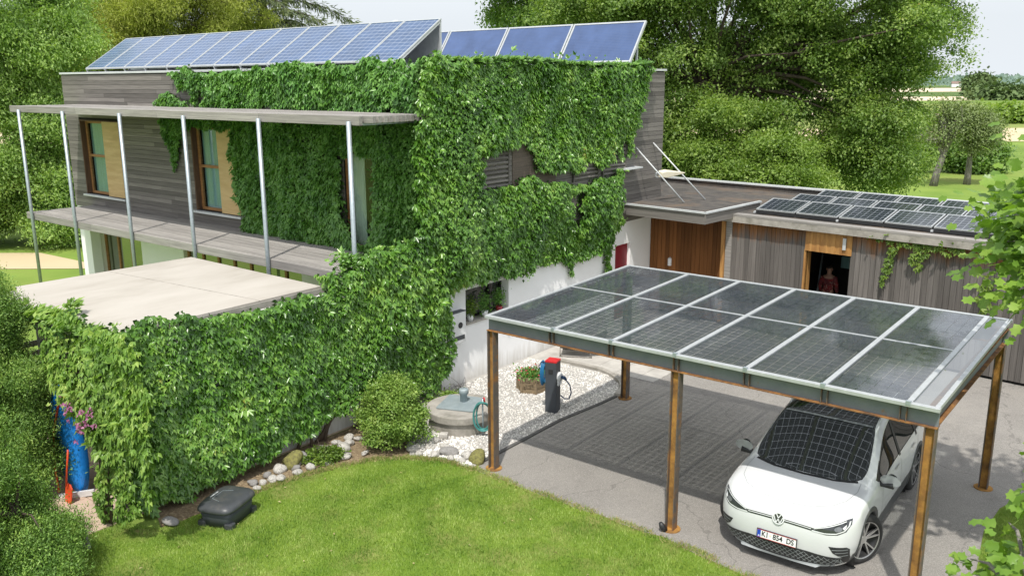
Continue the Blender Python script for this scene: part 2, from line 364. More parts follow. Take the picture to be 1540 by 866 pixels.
w = bpy.data.worlds.new('World'); scene.world = w; w.use_nodes = True
nt = w.node_tree; nt.nodes.clear()
sky = nt.nodes.new('ShaderNodeTexSky'); sky.sky_type = 'NISHITA'; sky.sun_disc = False
sky.sun_elevation = math.asin(sund.z); sky.sun_rotation = math.atan2(sund.x, sund.y); sky.air_density = 1.0; sky.dust_density = 2.5; sky.ozone_density = 1.0
bg = nt.nodes.new('ShaderNodeBackground'); bg.inputs[1].default_value = .15
# thin high cloud: whiten the sky, more so towards the hazy horizon
geo = nt.nodes.new('ShaderNodeTexCoord'); sp = nt.nodes.new('ShaderNodeSeparateXYZ'); nt.links.new(geo.outputs['Generated'], sp.inputs[0])
hz = nt.nodes.new('ShaderNodeMapRange'); hz.inputs[1].default_value = 0; hz.inputs[2].default_value = .55; hz.inputs[3].default_value = 1.0; hz.inputs[4].default_value = .60
nt.links.new(sp.outputs[2], hz.inputs[0])
cl = noise(nt, geo.outputs['Generated'], 3.2, 6, .6)
hi_ = nt.nodes.new('ShaderNodeMapRange'); hi_.inputs[1].default_value = .06; hi_.inputs[2].default_value = .5; nt.links.new(sp.outputs[2], hi_.inputs[0])
veil = mixc(nt, hi_.outputs[0], (5.55, 5.9, 6.25), (10.5, 10.8, 11.0))
mxs = mixc(nt, mth(nt, 'MULTIPLY', hz.outputs[0], ramp(nt, cl, -.1, .42)), sky.outputs[0], veil)
nt.links.new(mxs, bg.inputs[0])
wo = nt.nodes.new('ShaderNodeOutputWorld'); nt.links.new(bg.outputs[0], wo.inputs[0])
scene.view_settings.view_transform = 'Standard'; scene.view_settings.look = 'None'; scene.view_settings.exposure = 0
scene.cycles.transparent_max_bounces = 16; scene.cycles.max_bounces = 8

# ------------------------------------------------------------------ ground
def sheet(name, poly, z, mat, sub=0):
    mb = MB(); mb.add([(x, y, z) for x, y in poly], [tuple(range(len(poly)))])
    o = mb.build(name, mat); 
    if o.data.polygons[0].normal.z < 0: o.data.flip_normals()
    return tag(o, kind='structure')
M['meadow'] = pmat('meadow', (.15, .235, .045), (.205, .29, .06), .95, vs=.25, bump=.5, bs=9, spec=.1, c3=(.22, .25, .07), s3=.12)
M['lawn'] = pmat('lawn', (.11, .19, .022), (.17, .25, .035), .95, vs=1.3, bump=.6, bs=90, spec=.1, c3=(.25, .24, .09), s3=1.1, lo3=.5, hi3=.75)  # sheet kept darker than the blades: shade between them put into its colour
def asphalt():
    m, nt, out = new_mat('asphalt_grey'); b = nd(nt, 'ShaderNodeBsdfPrincipled', Roughness=.92); b.inputs['Specular IOR Level'].default_value = .25
    v = coords(nt); cc = mixc(nt, ramp(nt, noise(nt, v, .8, 5, .65), .3, .7), (.325, .305, .28), (.24, .226, .21))
    cc = mixc(nt, ramp(nt, noise(nt, v, 70, 3, .6), .48, .64), cc, (.40, .38, .35)); cc = mixc(nt, ramp(nt, noise(nt, v, 110, 2, .6), .56, .68), cc, (.10, .095, .09))
    cc = mixc(nt, mth(nt, 'MULTIPLY', ramp(nt, noise(nt, coords(nt, (1.2, .45, 1)), .9, 4, .7), .56, .74), .45), cc, (.12, .112, .105))
    cc = mixc(nt, mth(nt, 'MULTIPLY', ramp(nt, noise(nt, v, .55, 6, .7), .55, .75), .5), cc, (.40, .37, .33))
    vo = nd(nt, 'ShaderNodeTexVoronoi', feature='DISTANCE_TO_EDGE', Scale=.32); wv = nt.nodes.new('ShaderNodeVectorMath'); wv.operation = 'MULTIPLY_ADD'
    nz = nd(nt, 'ShaderNodeTexNoise', Scale=2.2, Detail=5); nt.links.new(v, nz.inputs['Vector']); nt.links.new(nz.outputs['Color'], wv.inputs[0]); wv.inputs[1].default_value = (.5, .5, .5); nt.links.new(v, wv.inputs[2]); nt.links.new(wv.outputs[0], vo.inputs['Vector'])
    cc = mixc(nt, mth(nt, 'MULTIPLY', mth(nt, 'LESS_THAN', vo.outputs['Distance'], .003), .30), cc, (.07, .066, .062)); nt.links.new(cc, b.inputs['Base Color'])
    bp = nd(nt, 'ShaderNodeBump', Strength=.7, Distance=.02); nt.links.new(noise(nt, v, 140, 4), bp.inputs['Height']); nt.links.new(bp.outputs[0], b.inputs['Normal']); nt.links.new(b.outputs[0], out.inputs[0]); return m
M['asphalt'] = asphalt()
M['gravel'] = pmat('white_gravel', (.52, .50, .47), (.36, .345, .32), .9, vs=60, bump=1.0, bs=70, spec=.2, c3=(.42, .40, .37), s3=45, lo3=.58, hi3=.7)
M['verge'] = pmat('grass_verge', (.12, .19, .03), (.18, .25, .045), .95, vs=3, bump=.6, bs=80, spec=.1)
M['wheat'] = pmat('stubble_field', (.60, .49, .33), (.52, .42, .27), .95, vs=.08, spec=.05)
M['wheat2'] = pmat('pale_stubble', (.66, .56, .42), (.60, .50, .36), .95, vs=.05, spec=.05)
M['crop'] = pmat('green_crop', (.17, .25, .055), (.13, .20, .045), .95, vs=.3, bump=.6, bs=3, spec=.05)
M['crop2'] = pmat('pale_green_crop', (.24, .28, .09), (.19, .24, .07), .95, vs=.15, spec=.05)
M['crop3'] = pmat('dark_green_crop', (.11, .17, .055), (.09, .14, .05), .95, vs=.1, spec=.05)
M['paver'] = pmat('pale_pavers', (.50, .48, .44), (.42, .40, .37), .9, vs=2.5, bump=.12, bs=80, spec=.2, c3=(.36, .34, .31), s3=1.4)
S = 3500
sheet('ground', [(-S, -S), (S, -S), (S, S), (-S, S)], 0, 'meadow')
_r = np.random.default_rng(4)
sheet('lawn', rough_poly([(-2.75, -4.9), (-2.55, -3.6), (-2.5, -2.6), (-2.2, -1.5), (-1.7, -.75), (-.9, -.3), (-.2, -.28), (1.5, -.33), (3.6, -.34), (5.1, -.55), (9, -1.1), (16, -2), (16, -16), (-12, -16), (-12, -5.6), (-3.5, -5.6)], _r, .022), .010, 'lawn')
sheet('bark_mulch', [(-3.5, -4.6), (-2.75, -4.9), (-2.55, -3.6), (-2.5, -2.6), (-2.2, -1.5), (-1.7, -.75), (-1.5, 1), (-3.5, 1)], .006,
      pmat('dry_mulch', (.27, .205, .13), (.17, .125, .08), .95, vs=14, bump=.9, bs=60, spec=.1, c3=(.42, .34, .22), s3=22))
sheet('driveway', [(-.36, .1), (-.2, -.28), (1.5, -.33), (3.6, -.34), (5.1, -.55), (7.0, -.8), (7.6, -.6), (7.8, .2), (7.6, 1.6), (7.45, 2.9), (7.5, 3.9), (7.9, 5.2), (8.8, 6.4), (10.5, 7.1), (18, 7.6),
                   (18, 13), (-3.5, 13), (-3.5, 4.6), (-.25, 4.6), (-.22, 3.9), (-.36, 2.6)], .008, 'asphalt')
sheet('verge', [(7.0, -.8), (7.6, -.6), (7.8, .2), (7.6, 1.6), (7.45, 2.9), (7.5, 3.9), (7.9, 5.2), (8.8, 6.4), (10.5, 7.1), (18, 7.6), (18, -2), (9, -1.1)], .012, 'verge')
sheet('gravel_bed', [(-3.5, .3), (-2.0, -.1), (-1.6, -.55), (-.9, -.3), (-.3, -.26), (-.36, .1), (-.36, 2.6), (-.22, 3.9), (-.2, 4.6), (-.5, 5.3), (-1.2, 5.75), (-2.4, 5.7), (-3.5, 5.6)], .016, 'gravel')
# patio slabs with joints
mb = MB(); 
for i in range(6):
    for j in range(9):
        x0, y0 = -3.48 + i * .6, 5.5 + j * .68
        if x0 > -.1: continue
        if y0 < 5.85 and -2.6 < x0: y0b = 5.85
        else: y0b = y0
        if y0b < y0 + .66: mb.box((x0, y0b, -.02), (min(x0 + .59, -.02), y0 + .67, .022))
tag(mb.build('patio', 'paver', bevel=.006), kind='structure')
mb = MB()
cpts = [(-2.6, 5.78), (-2.0, 5.84), (-1.4, 5.80), (-.95, 5.62), (-.55, 5.32), (-.3, 4.95), (-.2, 4.55)]
for a, b in zip(cpts[:-1], cpts[1:]):
    d = (V(b) - V(a)).normalized(); mb.bar((a[0], a[1], .035), (b[0] + d.x * .03, b[1] + d.y * .03, .035), .13, .10)
mb.build('kerb', 'concrete', bevel=.01)
tag(bpy.data.objects['kerb'], kind='structure')
mb = MB()
for i in range(4):
    for j in range(2):
        mb.box((-5.9 + i * .62, -5.75 + j * .62, -.02), (-5.9 + i * .62 + .61, -5.75 + j * .62 + .61, .03))
for i in range(8):
    for j in range(7): mb.box((-8.4 + i * .61, -4.5 + j * .62, -.02), (-8.4 + i * .61 + .6, -4.5 + j * .62 + .61, .028))
tag(mb.build('terrace', 'terracotta_tile', bevel=.006), kind='structure')
mb = MB(); ep = [(-.33, .12), (-.37, 2.6), (-.235, 3.9), (-.2, 4.5)]
for a, b in zip(ep[:-1], ep[1:]): mb.bar((*a, .012), (*b, .012), .07, .05)
tag(mb.build('edging', pmat('dark_edging', (.12, .115, .11), (.08, .078, .075), .9, vs=6)), kind='structure')
# far fields: broad strips running across the view beyond the meadow
fx, fy = V((-.622, .783)), V((.783, .622))
def strip(name, d0, d1, mat, z, a=-600, b=900):
    o = V((9.4, -11.3))
    p = [o + fx * d0 + fy * a, o + fx * d0 + fy * b, o + fx * d1 + fy * (b * 1.3), o + fx * d1 + fy * (a * 1.3)]
    sheet(name, [tuple(q) for q in p], z, mat)
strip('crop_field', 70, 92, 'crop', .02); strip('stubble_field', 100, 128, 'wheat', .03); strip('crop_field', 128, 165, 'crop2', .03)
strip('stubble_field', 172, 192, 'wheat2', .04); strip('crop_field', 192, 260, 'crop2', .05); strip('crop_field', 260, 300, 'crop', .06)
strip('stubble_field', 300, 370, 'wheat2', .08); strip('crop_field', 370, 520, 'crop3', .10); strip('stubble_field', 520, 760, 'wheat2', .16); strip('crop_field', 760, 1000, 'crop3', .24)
strip('sandy_path', 32.4, 35.6, 'wheat', .015, -34, -15)

# ------------------------------------------------------------------ walls and cladding helpers
def wall(mb, O, ex, W, H, nrm, thick, openings=(), z0=0):
    """wall as boxes round its openings (u0,u1,z0,z1); O on the outer face"""
    O, ex, nrm = V(O), V(ex), V(nrm)
    us = sorted({0, W} | {u for o in openings for u in o[:2]}); zs = sorted({z0, H} | {z for o in openings for z in o[2:]})
    for a, b in zip(us[:-1], us[1:]):
        for c, d in zip(zs[:-1], zs[1:]):
            if any(o[0] <= a and b <= o[1] and o[2] <= c and d <= o[3] for o in openings): continue
            mb.obox(O + ex * a + V((0, 0, c)), ex * (b - a), -nrm * thick, V((0, 0, d - c)))
def clad(mb, O, ex, W, z0, z1, nrm, openings=(), pitch=.125, th=.024, gap=.007, rng=random, blen=4.2):
    O, ex, nrm = V(O), V(ex), V(nrm); z = z0
    while z < z1 - .02:
        h = min(pitch, z1 - z) - gap
        runs = [(0, W)]
        for o in openings:
            if o[2] < z + h and o[3] > z:
                runs = [q for r_ in runs for q in ((r_[0], min(r_[1], o[0])), (max(r_[0], o[1]), r_[1])) if q[1] - q[0] > .02]
        for a, b in runs:
            x = a; nx = a + rng.uniform(1.2, blen)
            while x < b - .01:
                e = min(nx, b); t = th + rng.uniform(-.003, .003)
                mb.obox(O + ex * (x + .002) + V((0, 0, z)), ex * (e - x - .004), nrm * t, V((0, 0, h)))
                x = e; nx = x + blen
        z += pitch
def clad_v(mb, O, ex, W, z0, z1, nrm, openings=(), pitch=.13, th=.024, gap=.008, rng=random):
    O, ex, nrm = V(O), V(ex), V(nrm); u = 0
    while u < W - .02:
        wdt = min(pitch * rng.uniform(.85, 1.15), W - u)
        runs = [(z0, z1)]
        for o in openings:
            if o[0] < u + wdt - .01 and o[1] > u + .01:
                runs = [q for r_ in runs for q in ((r_[0], min(r_[1], o[2])), (max(r_[0], o[3]), r_[1])) if q[1] - q[0] > .02]
        for a, b in runs:
            t = th + rng.uniform(-.006, .006)
            mb.obox(O + ex * u + V((0, 0, a)), ex * (wdt - gap), nrm * t, V((0, 0, b - a)))
        u += wdt

# ------------------------------------------------------------------ house
XL, XR, YF, YB, ZR, ZS = -19.9, -3.5, 2.4, 12.2, 7.16, 2.9
house = empty('house', 'two storey flat roofed house with grey boards, white ground floor and long timber balcony', 'house', (0, 0, 0))
EX, EY = V((1, 0, 0)), V((0, 1, 0))
# openings: front (u from XL), right (u from YF)
w1 = (.86, 3.35, 3.36, 5.70); w2 = (7.15, 9.30, 3.36, 5.70); w3 = (13.45, 14.7, 3.0, 5.3)
front_low = [(1.35, 3.85, .25, 2.5), (6.2, 11.6, .25, 2.35)]
rw = (.85, 2.43, 1.41, 2.20); rdoor = (7.3, 8.12, 0.03, 2.26)
mb = MB()
wall(mb, (XL, YF, 0), EX, XR - XL, ZS, (0, -1, 0), .3, front_low)
wall(mb, (XR, YF + .3, 0), EY, YB - YF - .3, ZS, (1, 0, 0), .3, [(rw[0] - .3, rw[1] - .3, rw[2], rw[3]), (rdoor[0] - .3, rdoor[1] - .3, rdoor[2], rdoor[3])])
wall(mb, (XL, YF + .3, 0), EY, YB - YF - .3, ZS, (-1, 0, 0), .3)
wall(mb, (XL + .3, YB, 0), EX, XR - XL - .6, ZS, (0, 1, 0), .3)
mb.build('ground_floor_wall', 'render', house)
mb = MB()
off = .03
wall(mb, (XL, YF, 0), EX, XR - XL, ZR - .06, (0, -1, 0), .3, [w1, w2, w3], ZS)
wr = [(1.45, 7.6, 4.45, 5.3)]
wall(mb, (XR, YF + .3, 0), EY, YB - YF - .3, ZR - .06, (1, 0, 0), .3, [], ZS)
wall(mb, (XL, YF + .3, 0), EY, YB - YF - .3, ZR - .06, (-1, 0, 0), .3, [], ZS)
wall(mb, (XL + .3, YB, 0), EX, XR - XL - .6, ZR - .06, (0, 1, 0), .3, [], ZS)
mb.build('upper_wall', 'board_dark', house)
rg = random.Random(3); mb = MB()
clad(mb, (XL - .02, YF - .001, 0), EX, XR - XL + .04, ZS, ZR - .08, V((0, -1, 0)), [w1, w2, w3], rng=rg)
clad(mb, (XR + .001, YF, 0), EY, YB - YF, ZS + .0, ZR - .08, V((1, 0, 0)), rng=rg)
clad(mb, (XL - .001, YF, 0), EY, YB - YF, ZS, ZR - .08, V((-1, 0, 0)), rng=rg)
mb.build('cladding', 'board_h', house)
# sliding slatted sun shutters on the right wall
for u in (1.25, 5.1, 6.5):
    mb = MB()
    for k in range(9): mb.obox((XR + .05, YF + u, 4.32 + k * .105), (.03, 0, .03), (0, 1.1, 0), (-.012, 0, .045))
    mb.box((XR + .045, YF + u - .05, 4.28), (XR + .085, YF + u + .0, 5.3)); mb.box((XR + .045, YF + u + 1.1, 4.28), (XR + .085, YF + u + 1.15, 5.3))
    mb.build('slatted_shutter', 'board_h', house)
MB().box((XR + .028, YF + 2.55, 4.3), (XR + .045, YF + 4.3, 5.4)).build('shutter_panel', pmat('brown_weathered_panel', (.16, .125, .10), (.11, .09, .075), .9, vs=1, stretch=(1, 1.2, 40), bump=.3, bs=2), house)
mb = MB(); mb.box((XR + .03, YF + 7.3, 4.42), (XR + .30, YF + 8.2, 4.46)); mb.build('window_sill', 'white_trim', house)
# roof sheet and parapet cap
MB().box((XL + .3, YF + .3, ZR - .35), (XR - .3, YB - .3, ZR - .05)).build('roof', 'white_trim', house)
mb = MB()
for a, b in (((XL - .06, YF - .06, ZR - .06), (XR + .06, YF + .34, ZR)), ((XL - .06, YB - .34, ZR - .06), (XR + .06, YB + .06, ZR)),
             ((XL - .06, YF + .34, ZR - .06), (XL + .34, YB - .34, ZR)), ((XR - .34, YF + .34, ZR - .06), (XR + .06, YB - .34, ZR))): mb.box(a, b)
mb.build('parapet_cap', 'white_trim', house, bevel=.008)
def window_tall(o, seed):
    x0, x1, z0, z1 = XL + o[0], XL + o[1], o[2], o[3]; y = YF + .13
    mb = MB(); t = .03
    mb.box((x0, YF - .03, z0), (x0 + t, y + .06, z1)); mb.box((x1 - t, YF - .03, z0), (x1, y + .06, z1)); mb.box((x0 + t, YF - .03, z1 - t), (x1 - t, y + .06, z1))
    mb.build('window_reveal', 'reveal', house)
    W = x1 - x0; xm = x0 + W * .56; zt = z0 + (z1 - z0) * .52; f = .075
    mb = MB()
    xa = x0 + .12
    for a, b in (((x0 + t, z0), (xa, z1 - t)), ((xa, z0), (xm, z0 + f)), ((xa, z1 - t - f), (xm, z1 - t)), ((xa, zt - f / 2), (xm, zt + f / 2)), ((xm, z0), (xm + .09, z1 - t))):
        mb.box((a[0], y, a[1]), (b[0], y + .07, b[1]))
    fr = mb.build('window_frame', 'woodframe', house, bevel=.006)
    MB().box((xa, y + .03, z0 + f), (xm, y + .036, z1 - t - f)).build('pane', 'glass', fr)
    MB().box((x0 + W * .60, YF - .075, z0 + .02), (x1 - .02, YF - .04, z1 - .03)).build('shutter_panel', 'blind', house)
    mb = MB(); n = 14
    vs = []; 
    for i in range(n + 1):
        xx = xa + (xm - xa) * i / n; dy = .05 * math.sin(i * 2.1)
        vs += [(xx, y + .12 + dy * .6, z0), (xx, y + .12 + dy * .6, z1)]
    mb.add(vs, [(2 * i, 2 * i + 2, 2 * i + 3, 2 * i + 1) for i in range(n)]); mb.build('curtain', 'curtain_teal', house, True)
    MB().box((x0 - .06, YF - .14, z0 - .07), (x1 + .06, y, z0 - .015)).build('window_sill', 'white_trim', house, bevel=.006)
    MB().box((x0 - .3, y + .6, z0 - .3), (x1 + .3, y + .64, z1 + .3)).build('room_backing', 'interior', house)  # dark backing sheet: the unlit room's shade given as its colour
window_tall(w1, 1); window_tall(w2, 2)
# third window, half buried in the creeper, with a drawn pale curtain
x0, x1 = XL + w3[0], XL + w3[1]
mb = MB()
for a, b in (((x0, 3.0), (x0 + .07, 5.3)), ((x1 - .07, 3.0), (x1, 5.3)), ((x0 + .07, 5.22), (x1 - .07, 5.3)), ((x0 + .07, 3.0), (x1 - .07, 3.08))): mb.box((a[0], YF + .02, a[1]), (b[0], YF + .09, b[1]))
fr = mb.build('window_frame', 'woodframe', house); MB().box((x0 + .07, YF + .05, 3.08), (x1 - .07, YF + .056, 5.22)).build('pane', 'glass', fr)
mb = MB(); vs = []
for i in range(13):
    xx = x0 + .08 + .48 * i / 12; dy = .05 * math.sin(i * 1.9); vs += [(xx, YF + .15 + dy, 3.0), (xx, YF + .15 + dy, 5.25)]
mb.add(vs, [(2 * i, 2 * i + 2, 2 * i + 3, 2 * i + 1) for i in range(12)]); mb.build('curtain', 'curtain_pale', house, True)
MB().box((x0 - .3, YF + .8, 2.95), (x1 + .3, YF + .84, 5.5)).build('room_backing', 'interior', house)  # dark sheet added behind the pane in place of the dim room
# ground floor glazing below the balcony
for (u0, u1, za, zb), n in zip(front_low, (3, 7)):
    a, b = XL + u0, XL + u1
    mb = MB()
    for k in range(n + 1):
        xx = a + (b - a - .09) * k / n; mb.box((xx, YF + .12, za), (xx + .09, YF + .2, zb))
    mb.box((a, YF + .121, za), (b, YF + .199, za + .08)); mb.box((a, YF + .121, zb - .08), (b, YF + .199, zb))
    fr = mb.build('window_frame', 'woodframe', house)
    MB().box((a, YF + .155, za), (b, YF + .161, zb)).build('pane', glassmat('garden_glass%d' % n, base=.35, see=False, dark=(.05, .07, .03)), fr)
# right wall window niche with deep reveal, and red door
y0, y1 = YF + rw[0], YF + rw[1]
mb = MB()
for a, b in (((y0, rw[2]), (y0 + .05, rw[3])), ((y1 - .05, rw[2]), (y1, rw[3])), ((y0 + .05, rw[3] - .05), (y1 - .05, rw[3])), ((y0 + .05, rw[2]), (y1 - .05, rw[2] + .05)), ((y1 - .5, rw[2] + .05), (y1 - .45, rw[3] - .05))):
    mb.box((XR - .29, a[0], a[1]), (XR - .23, b[0], b[1]))
fr = mb.build('window_frame', 'board_dark', house); MB().box((XR - .262, y0 + .05, rw[2] + .05), (XR - .256, y1 - .05, rw[3] - .05)).build('pane', 'glass', fr)
MB().box((XR - .9, y0 - .4, rw[2] - .4), (XR - .86, y1 + .4, rw[3] + .4)).build('room_backing', pmat('room_grey', (.16, .15, .14), (.10, .10, .10), .9), house)  # grey backing sheet added in place of the room's depth
MB().box((XR - .24, y0 - .02, rw[2] - .03), (XR + .05, y1 + .02, rw[2] + .012)).build('window_sill', 'concrete', house, bevel=.005)
dr = MB().box((XR - .16, YF + rdoor[0], .03), (XR - .1, YF + rdoor[1], 2.26)).build('door', 'red_door', house)
MB().tube([(XR - .1, YF + rdoor[0] + .1, 1.05), (XR - .04, YF + rdoor[0] + .1, 1.05), (XR - .04, YF + rdoor[0] + .22, 1.05)], .012, 8).build('handle', 'galv', dr)
# balcony deck and sun louvre, each a run of slats along the facade behind a fascia beam, on thin steel posts
YP = .40
def slats(x0, x1, z, h, name, gap, right_end, fill=.58):
    rg = random.Random(5); mb = MB(); y = YP + .10
    while y < YF - .06:
        mb.box((x0 + rg.uniform(0, .03), y, z - h), (x1 - rg.uniform(0, .03), y + gap * fill, z + rg.uniform(-.004, .004))); y += gap
    mb.build(name, 'deck', house, bevel=.004)
deckx = (-18.85, -4.35)
slats(deckx[0] + .05, deckx[1], 2.99, .05, 'balcony_deck', .125, False, .90)
mb = MB(); x = deckx[0]
while x < deckx[1]: 
    e = min(x + 4.0, deckx[1]); mb.box((x + .004, YP - .06, 2.80), (e - .004, YP + .06, 3.0)); x = e
mb.build('balcony_fascia', 'deck', house, bevel=.008)
for k in range(8): xx = deckx[0] + .4 + k * 2.0; MB().box((xx, YP + .06, 2.82), (xx + .08, YF, 2.93)).build('balcony_joist', 'deck', house)
slats(-19.0, -3.35, 6.18, .13, 'sun_louvre', .15, True)
mb = MB(); x = -19.1
while x < -3.6:
    e = min(x + 4.1, -3.6); mb.box((x + .004, YP - .05, 6.0), (e - .004, YP + .05, 6.185)); x = e
mb.build('louvre_fascia', 'deck', house, bevel=.008)
for k in range(7): xx = -18.7 + k * 2.5; MB().box((xx, YP + .05, 6.0), (xx + .06, YF, 6.045)).build('louvre_bracket', 'galv', house)
for x in (-18.35, -15.62, -12.55, -9.62, -6.72, -3.83):
    MB().tube([(x, YP - .115 if x > -18.5 else YP - .115, .0), (x, YP - .115, 6.08)], .048, 12).build('post', 'galv', house, True)
MB().box((-18.9, YF - .35, 0), (-18.5, YF - .03, 2.78)).build('pillar', 'render', house)

# entrance canopy over the red door: deep flat roof tied back by two thin rods
can = empty('entrance_canopy', 'dark flat canopy roof over the red door, held by two thin tie rods', 'canopy', (-3.5, 11, 3.4))
CZ = 3.44
def L(p): return (p[0] + 3.5, p[1] - 11, p[2] - 3.4)
cpoly = [(-3.46, 10.02), (-.78, 9.72), (-.55, 12.75), (-3.46, 13.0)]
MB().prism([L((x, y, 0))[:2] for x, y in cpoly], CZ - .3 - 3.4, CZ - .02 - 3.4).build('fascia', 'board_h', can)
def inset(poly, d):
    c = sum((V(p) for p in poly), V((0, 0))) / len(poly); return [tuple(V(p) + (c - V(p)).normalized() * d) for p in poly]
MB().prism([L((x, y, 0))[:2] for x, y in inset(cpoly, .10)], CZ - .05 - 3.4, CZ - .008 - 3.4).build('roof_felt', 'felt', can)
mb = MB()
for a, b in ((cpoly[0], cpoly[1]), (cpoly[1], cpoly[2])): mb.bar(L((*a, CZ + .005)), L((*b, CZ + .005)), .09, .045)
mb.build('edge_trim', 'white_trim', can)
for a, b in (((XR + .03, 10.64, 4.98), (-2.18, 11.21, 3.45)), ((XR + .03, 11.62, 5.06), (-2.02, 12.2, 3.45))):
    MB().tube([L(a), L(b)], .022, 8).build('tie_rod', 'white_trim', can, True)
wb = empty('folded_parasol', 'cream wedge shaped cover lying across the two tie rods', 'cover', (-2.95, 11.1, 4.22))
mb = MB(); pr = [(0, .10), (.25, .13), (.6, .08), (1.0, .02)]
vs = []
for t, h in pr:
    a = V((.0 + .25 * t, .95 * t, -.02 * t)); vs += [a + V((-.03, 0, -h)), a + V((.09, 0, -h * .9)), a + V((.10, 0, h * .5)), a + V((-.03, 0, h))]
fs = [(0, 1, 2, 3), (15, 14, 13, 12)]
for i in range(3):
    for j in range(4): fs.append((i * 4 + j, i * 4 + 4 + j, i * 4 + 4 + (j + 1) % 4, i * 4 + (j + 1) % 4))
mb.add(vs, fs); mb.build('cover', 'cream', wb, fix=True, bevel=.02)
MB().tube([(0, -.02, .06), (-.02, -.16, .03), (-.01, -.17, -.07), (0, -.02, -.09)], .02, 8).build('handle', 'white_trim', wb, True)

# ------------------------------------------------------------------ roof solar arrays on the house
M['pv_house'] = cellmat('house_cells', .1985, .125, .013, (.035, .07, .15), (.24, .29, .38), rough=.2, dust=.0)
M['collector'] = cellmat('collector_glass', .5, .033, .006, (.045, .075, .165), (.075, .11, .21), rough=.16)
arr = empty('roof_solar_array', 'long front row of twelve tilted blue solar panels on the house roof edge', 'solar panels', (-19.5, 3.0, 7.14))
pwid, slant, tilt = 14.32 / 12, 1.78, R(33.5)
sy, sz = slant * math.cos(tilt), slant * math.sin(tilt)
def tilted(o, xa, xb, s0, s1, th, dz=0):   # box in the tilted plane
    n = V((0, -math.sin(tilt), math.cos(tilt))); d = V((0, math.cos(tilt), math.sin(tilt)))
    return o.obox(V((xa, 0, .12)) + d * s0 + n * dz, (xb - xa, 0, 0), d * (s1 - s0), n * th)
for k in range(12):
    xa, xb = k * pwid + .01, (k + 1) * pwid - .01
    mb = MB(); 
    tilted(mb, xa, xb, 0, .035, .04); tilted(mb, xa, xb, slant - .035, slant, .04); tilted(mb, xa, xa + .032, .035, slant - .035, .04); tilted(mb, xb - .032, xb, .035, slant - .035, .04)
    fr = mb.build('solar_panel', 'alu', arr)
    mb = MB(); tilted(mb, xa + .02, xb - .02, .02, slant - .02, .012, .018); mb.build('glass', 'pv_house', fr)
for k in range(13):
    mb = MB(); xx = min(max(k * pwid, .03), 14.29)
    mb.bar((xx, .02, .05), (xx, sy, .05), .04, .05); mb.bar((xx, sy - .04, .05), (xx, sy - .04, sz + .08), .04, .04, (0, 1, 0)); mb.bar((xx, .0, .10), (xx, sy - .02, sz + .09), .04, .05)
    mb.build('rack_frame', 'alu', arr)
mb = MB(); mb.bar((0, .1, .02), (14.32, .1, .02), .12, .04); mb.bar((0, sy - .1, .02), (14.32, sy - .1, .02), .12, .04); mb.build('base_rail', 'white_trim', arr)
MB().box((.05, sy - .02, .06), (14.27, sy - .01, sz)).build('wind_plate', 'alu', arr)
col_arr = empty('solar_collector_row', 'rear row of four large steep blue thermal collectors at the right roof end', 'solar collectors', (-14.1, 11.0, 7.14))
ct = R(54); cs = 1.44
for k in range(4):
    xa, xb = k * 2.55 + .02, (k + 1) * 2.55 - .02; d = V((0, math.cos(ct), math.sin(ct))); n = V((0, -math.sin(ct), math.cos(ct)))
    mb = MB()
    for (a, b, s0, s1) in ((xa, xb, 0, .05), (xa, xb, cs - .05, cs), (xa, xa + .05, .05, cs - .05), (xb - .05, xb, .05, cs - .05)):
        mb.obox(V((a, 0, .18)) + d * s0, (b - a, 0, 0), d * (s1 - s0), n * .07)
    fr = mb.build('collector', 'alu', col_arr)
    MB().obox(V((xa + .03, 0, .18)) + d * .03 + n * .02, (xb - xa - .06, 0, 0), d * (cs - .06), n * .03).build('glass', 'collector', fr)
    for xx in (xa + .3, xb - .3):
        mb = MB(); mb.bar((xx, .0, .02), (xx, .84, .02), .05, .05); mb.bar((xx, .82, .02), (xx, .82, 1.30), .05, .05, (0, 1, 0)); mb.build('support', 'alu', col_arr)
dish = empty('satellite_dish', 'round grey satellite dish peeping over the front panel row', 'satellite dish', (-9.9, 7.2, 7.1))
mb = MB(); mb.lathe([(.02, 0), (.2, .03), (.38, .10), (.46, .16), (.455, .165), (.37, .115), (.2, .045), (.02, .015)], 28, axis='y')
o = mb.build('reflector', pmat('dish_grey', (.48, .50, .50), (.44, .46, .46), .5), dish, True, fix=True); o.location = (0, 0, 1.15); o.rotation_euler = (R(-25), 0, R(-10))
MB().tube([(0, .05, 0), (0, .05, 1.15)], .03).build('mast', 'galv', dish, True)
MB().tube([(0, .05, .9), (0, -.35, .95), (0, -.42, 1.1)], .015).build('receiver_arm', 'galv', dish, True)

# ------------------------------------------------------------------ shed (garden annexe) with big pale roof sheet
shed = empty('garden_shed', 'open garden shed with a large pale flat roof sheet, its long wall buried in creeper', 'shed', (-5.9, -3, 0))
def S_(p): return (p[0] + 5.9, p[1] + 3, p[2])
mb = MB()
mb.box(S_((-3.8, -4.86, 0)), S_((-3.55, 2.36, 2.86))); mb.build('side_wall', 'render', shed)
MB().box(S_((-8.2, -.95, 0)), S_((-3.8, -.8, 2.86))).build('back_wall', 'board_dark', shed)
mb = MB()
for k in range(9): mb.box(S_((-8.25, -5.0, .2 + k * .2)), S_((-8.22, -.95, .31 + k * .2)))
for yy in (-5.0, -3, -1): mb.box(S_((-8.22, yy, 0)), S_((-8.14, yy + .08, 2.1)))
mb.build('slat_screen', 'deck', shed)
MB().box(S_((-8.2, -5.1, 2.86)), S_((-3.6, -.9, 2.97))).build('roof_frame', 'deck', shed)
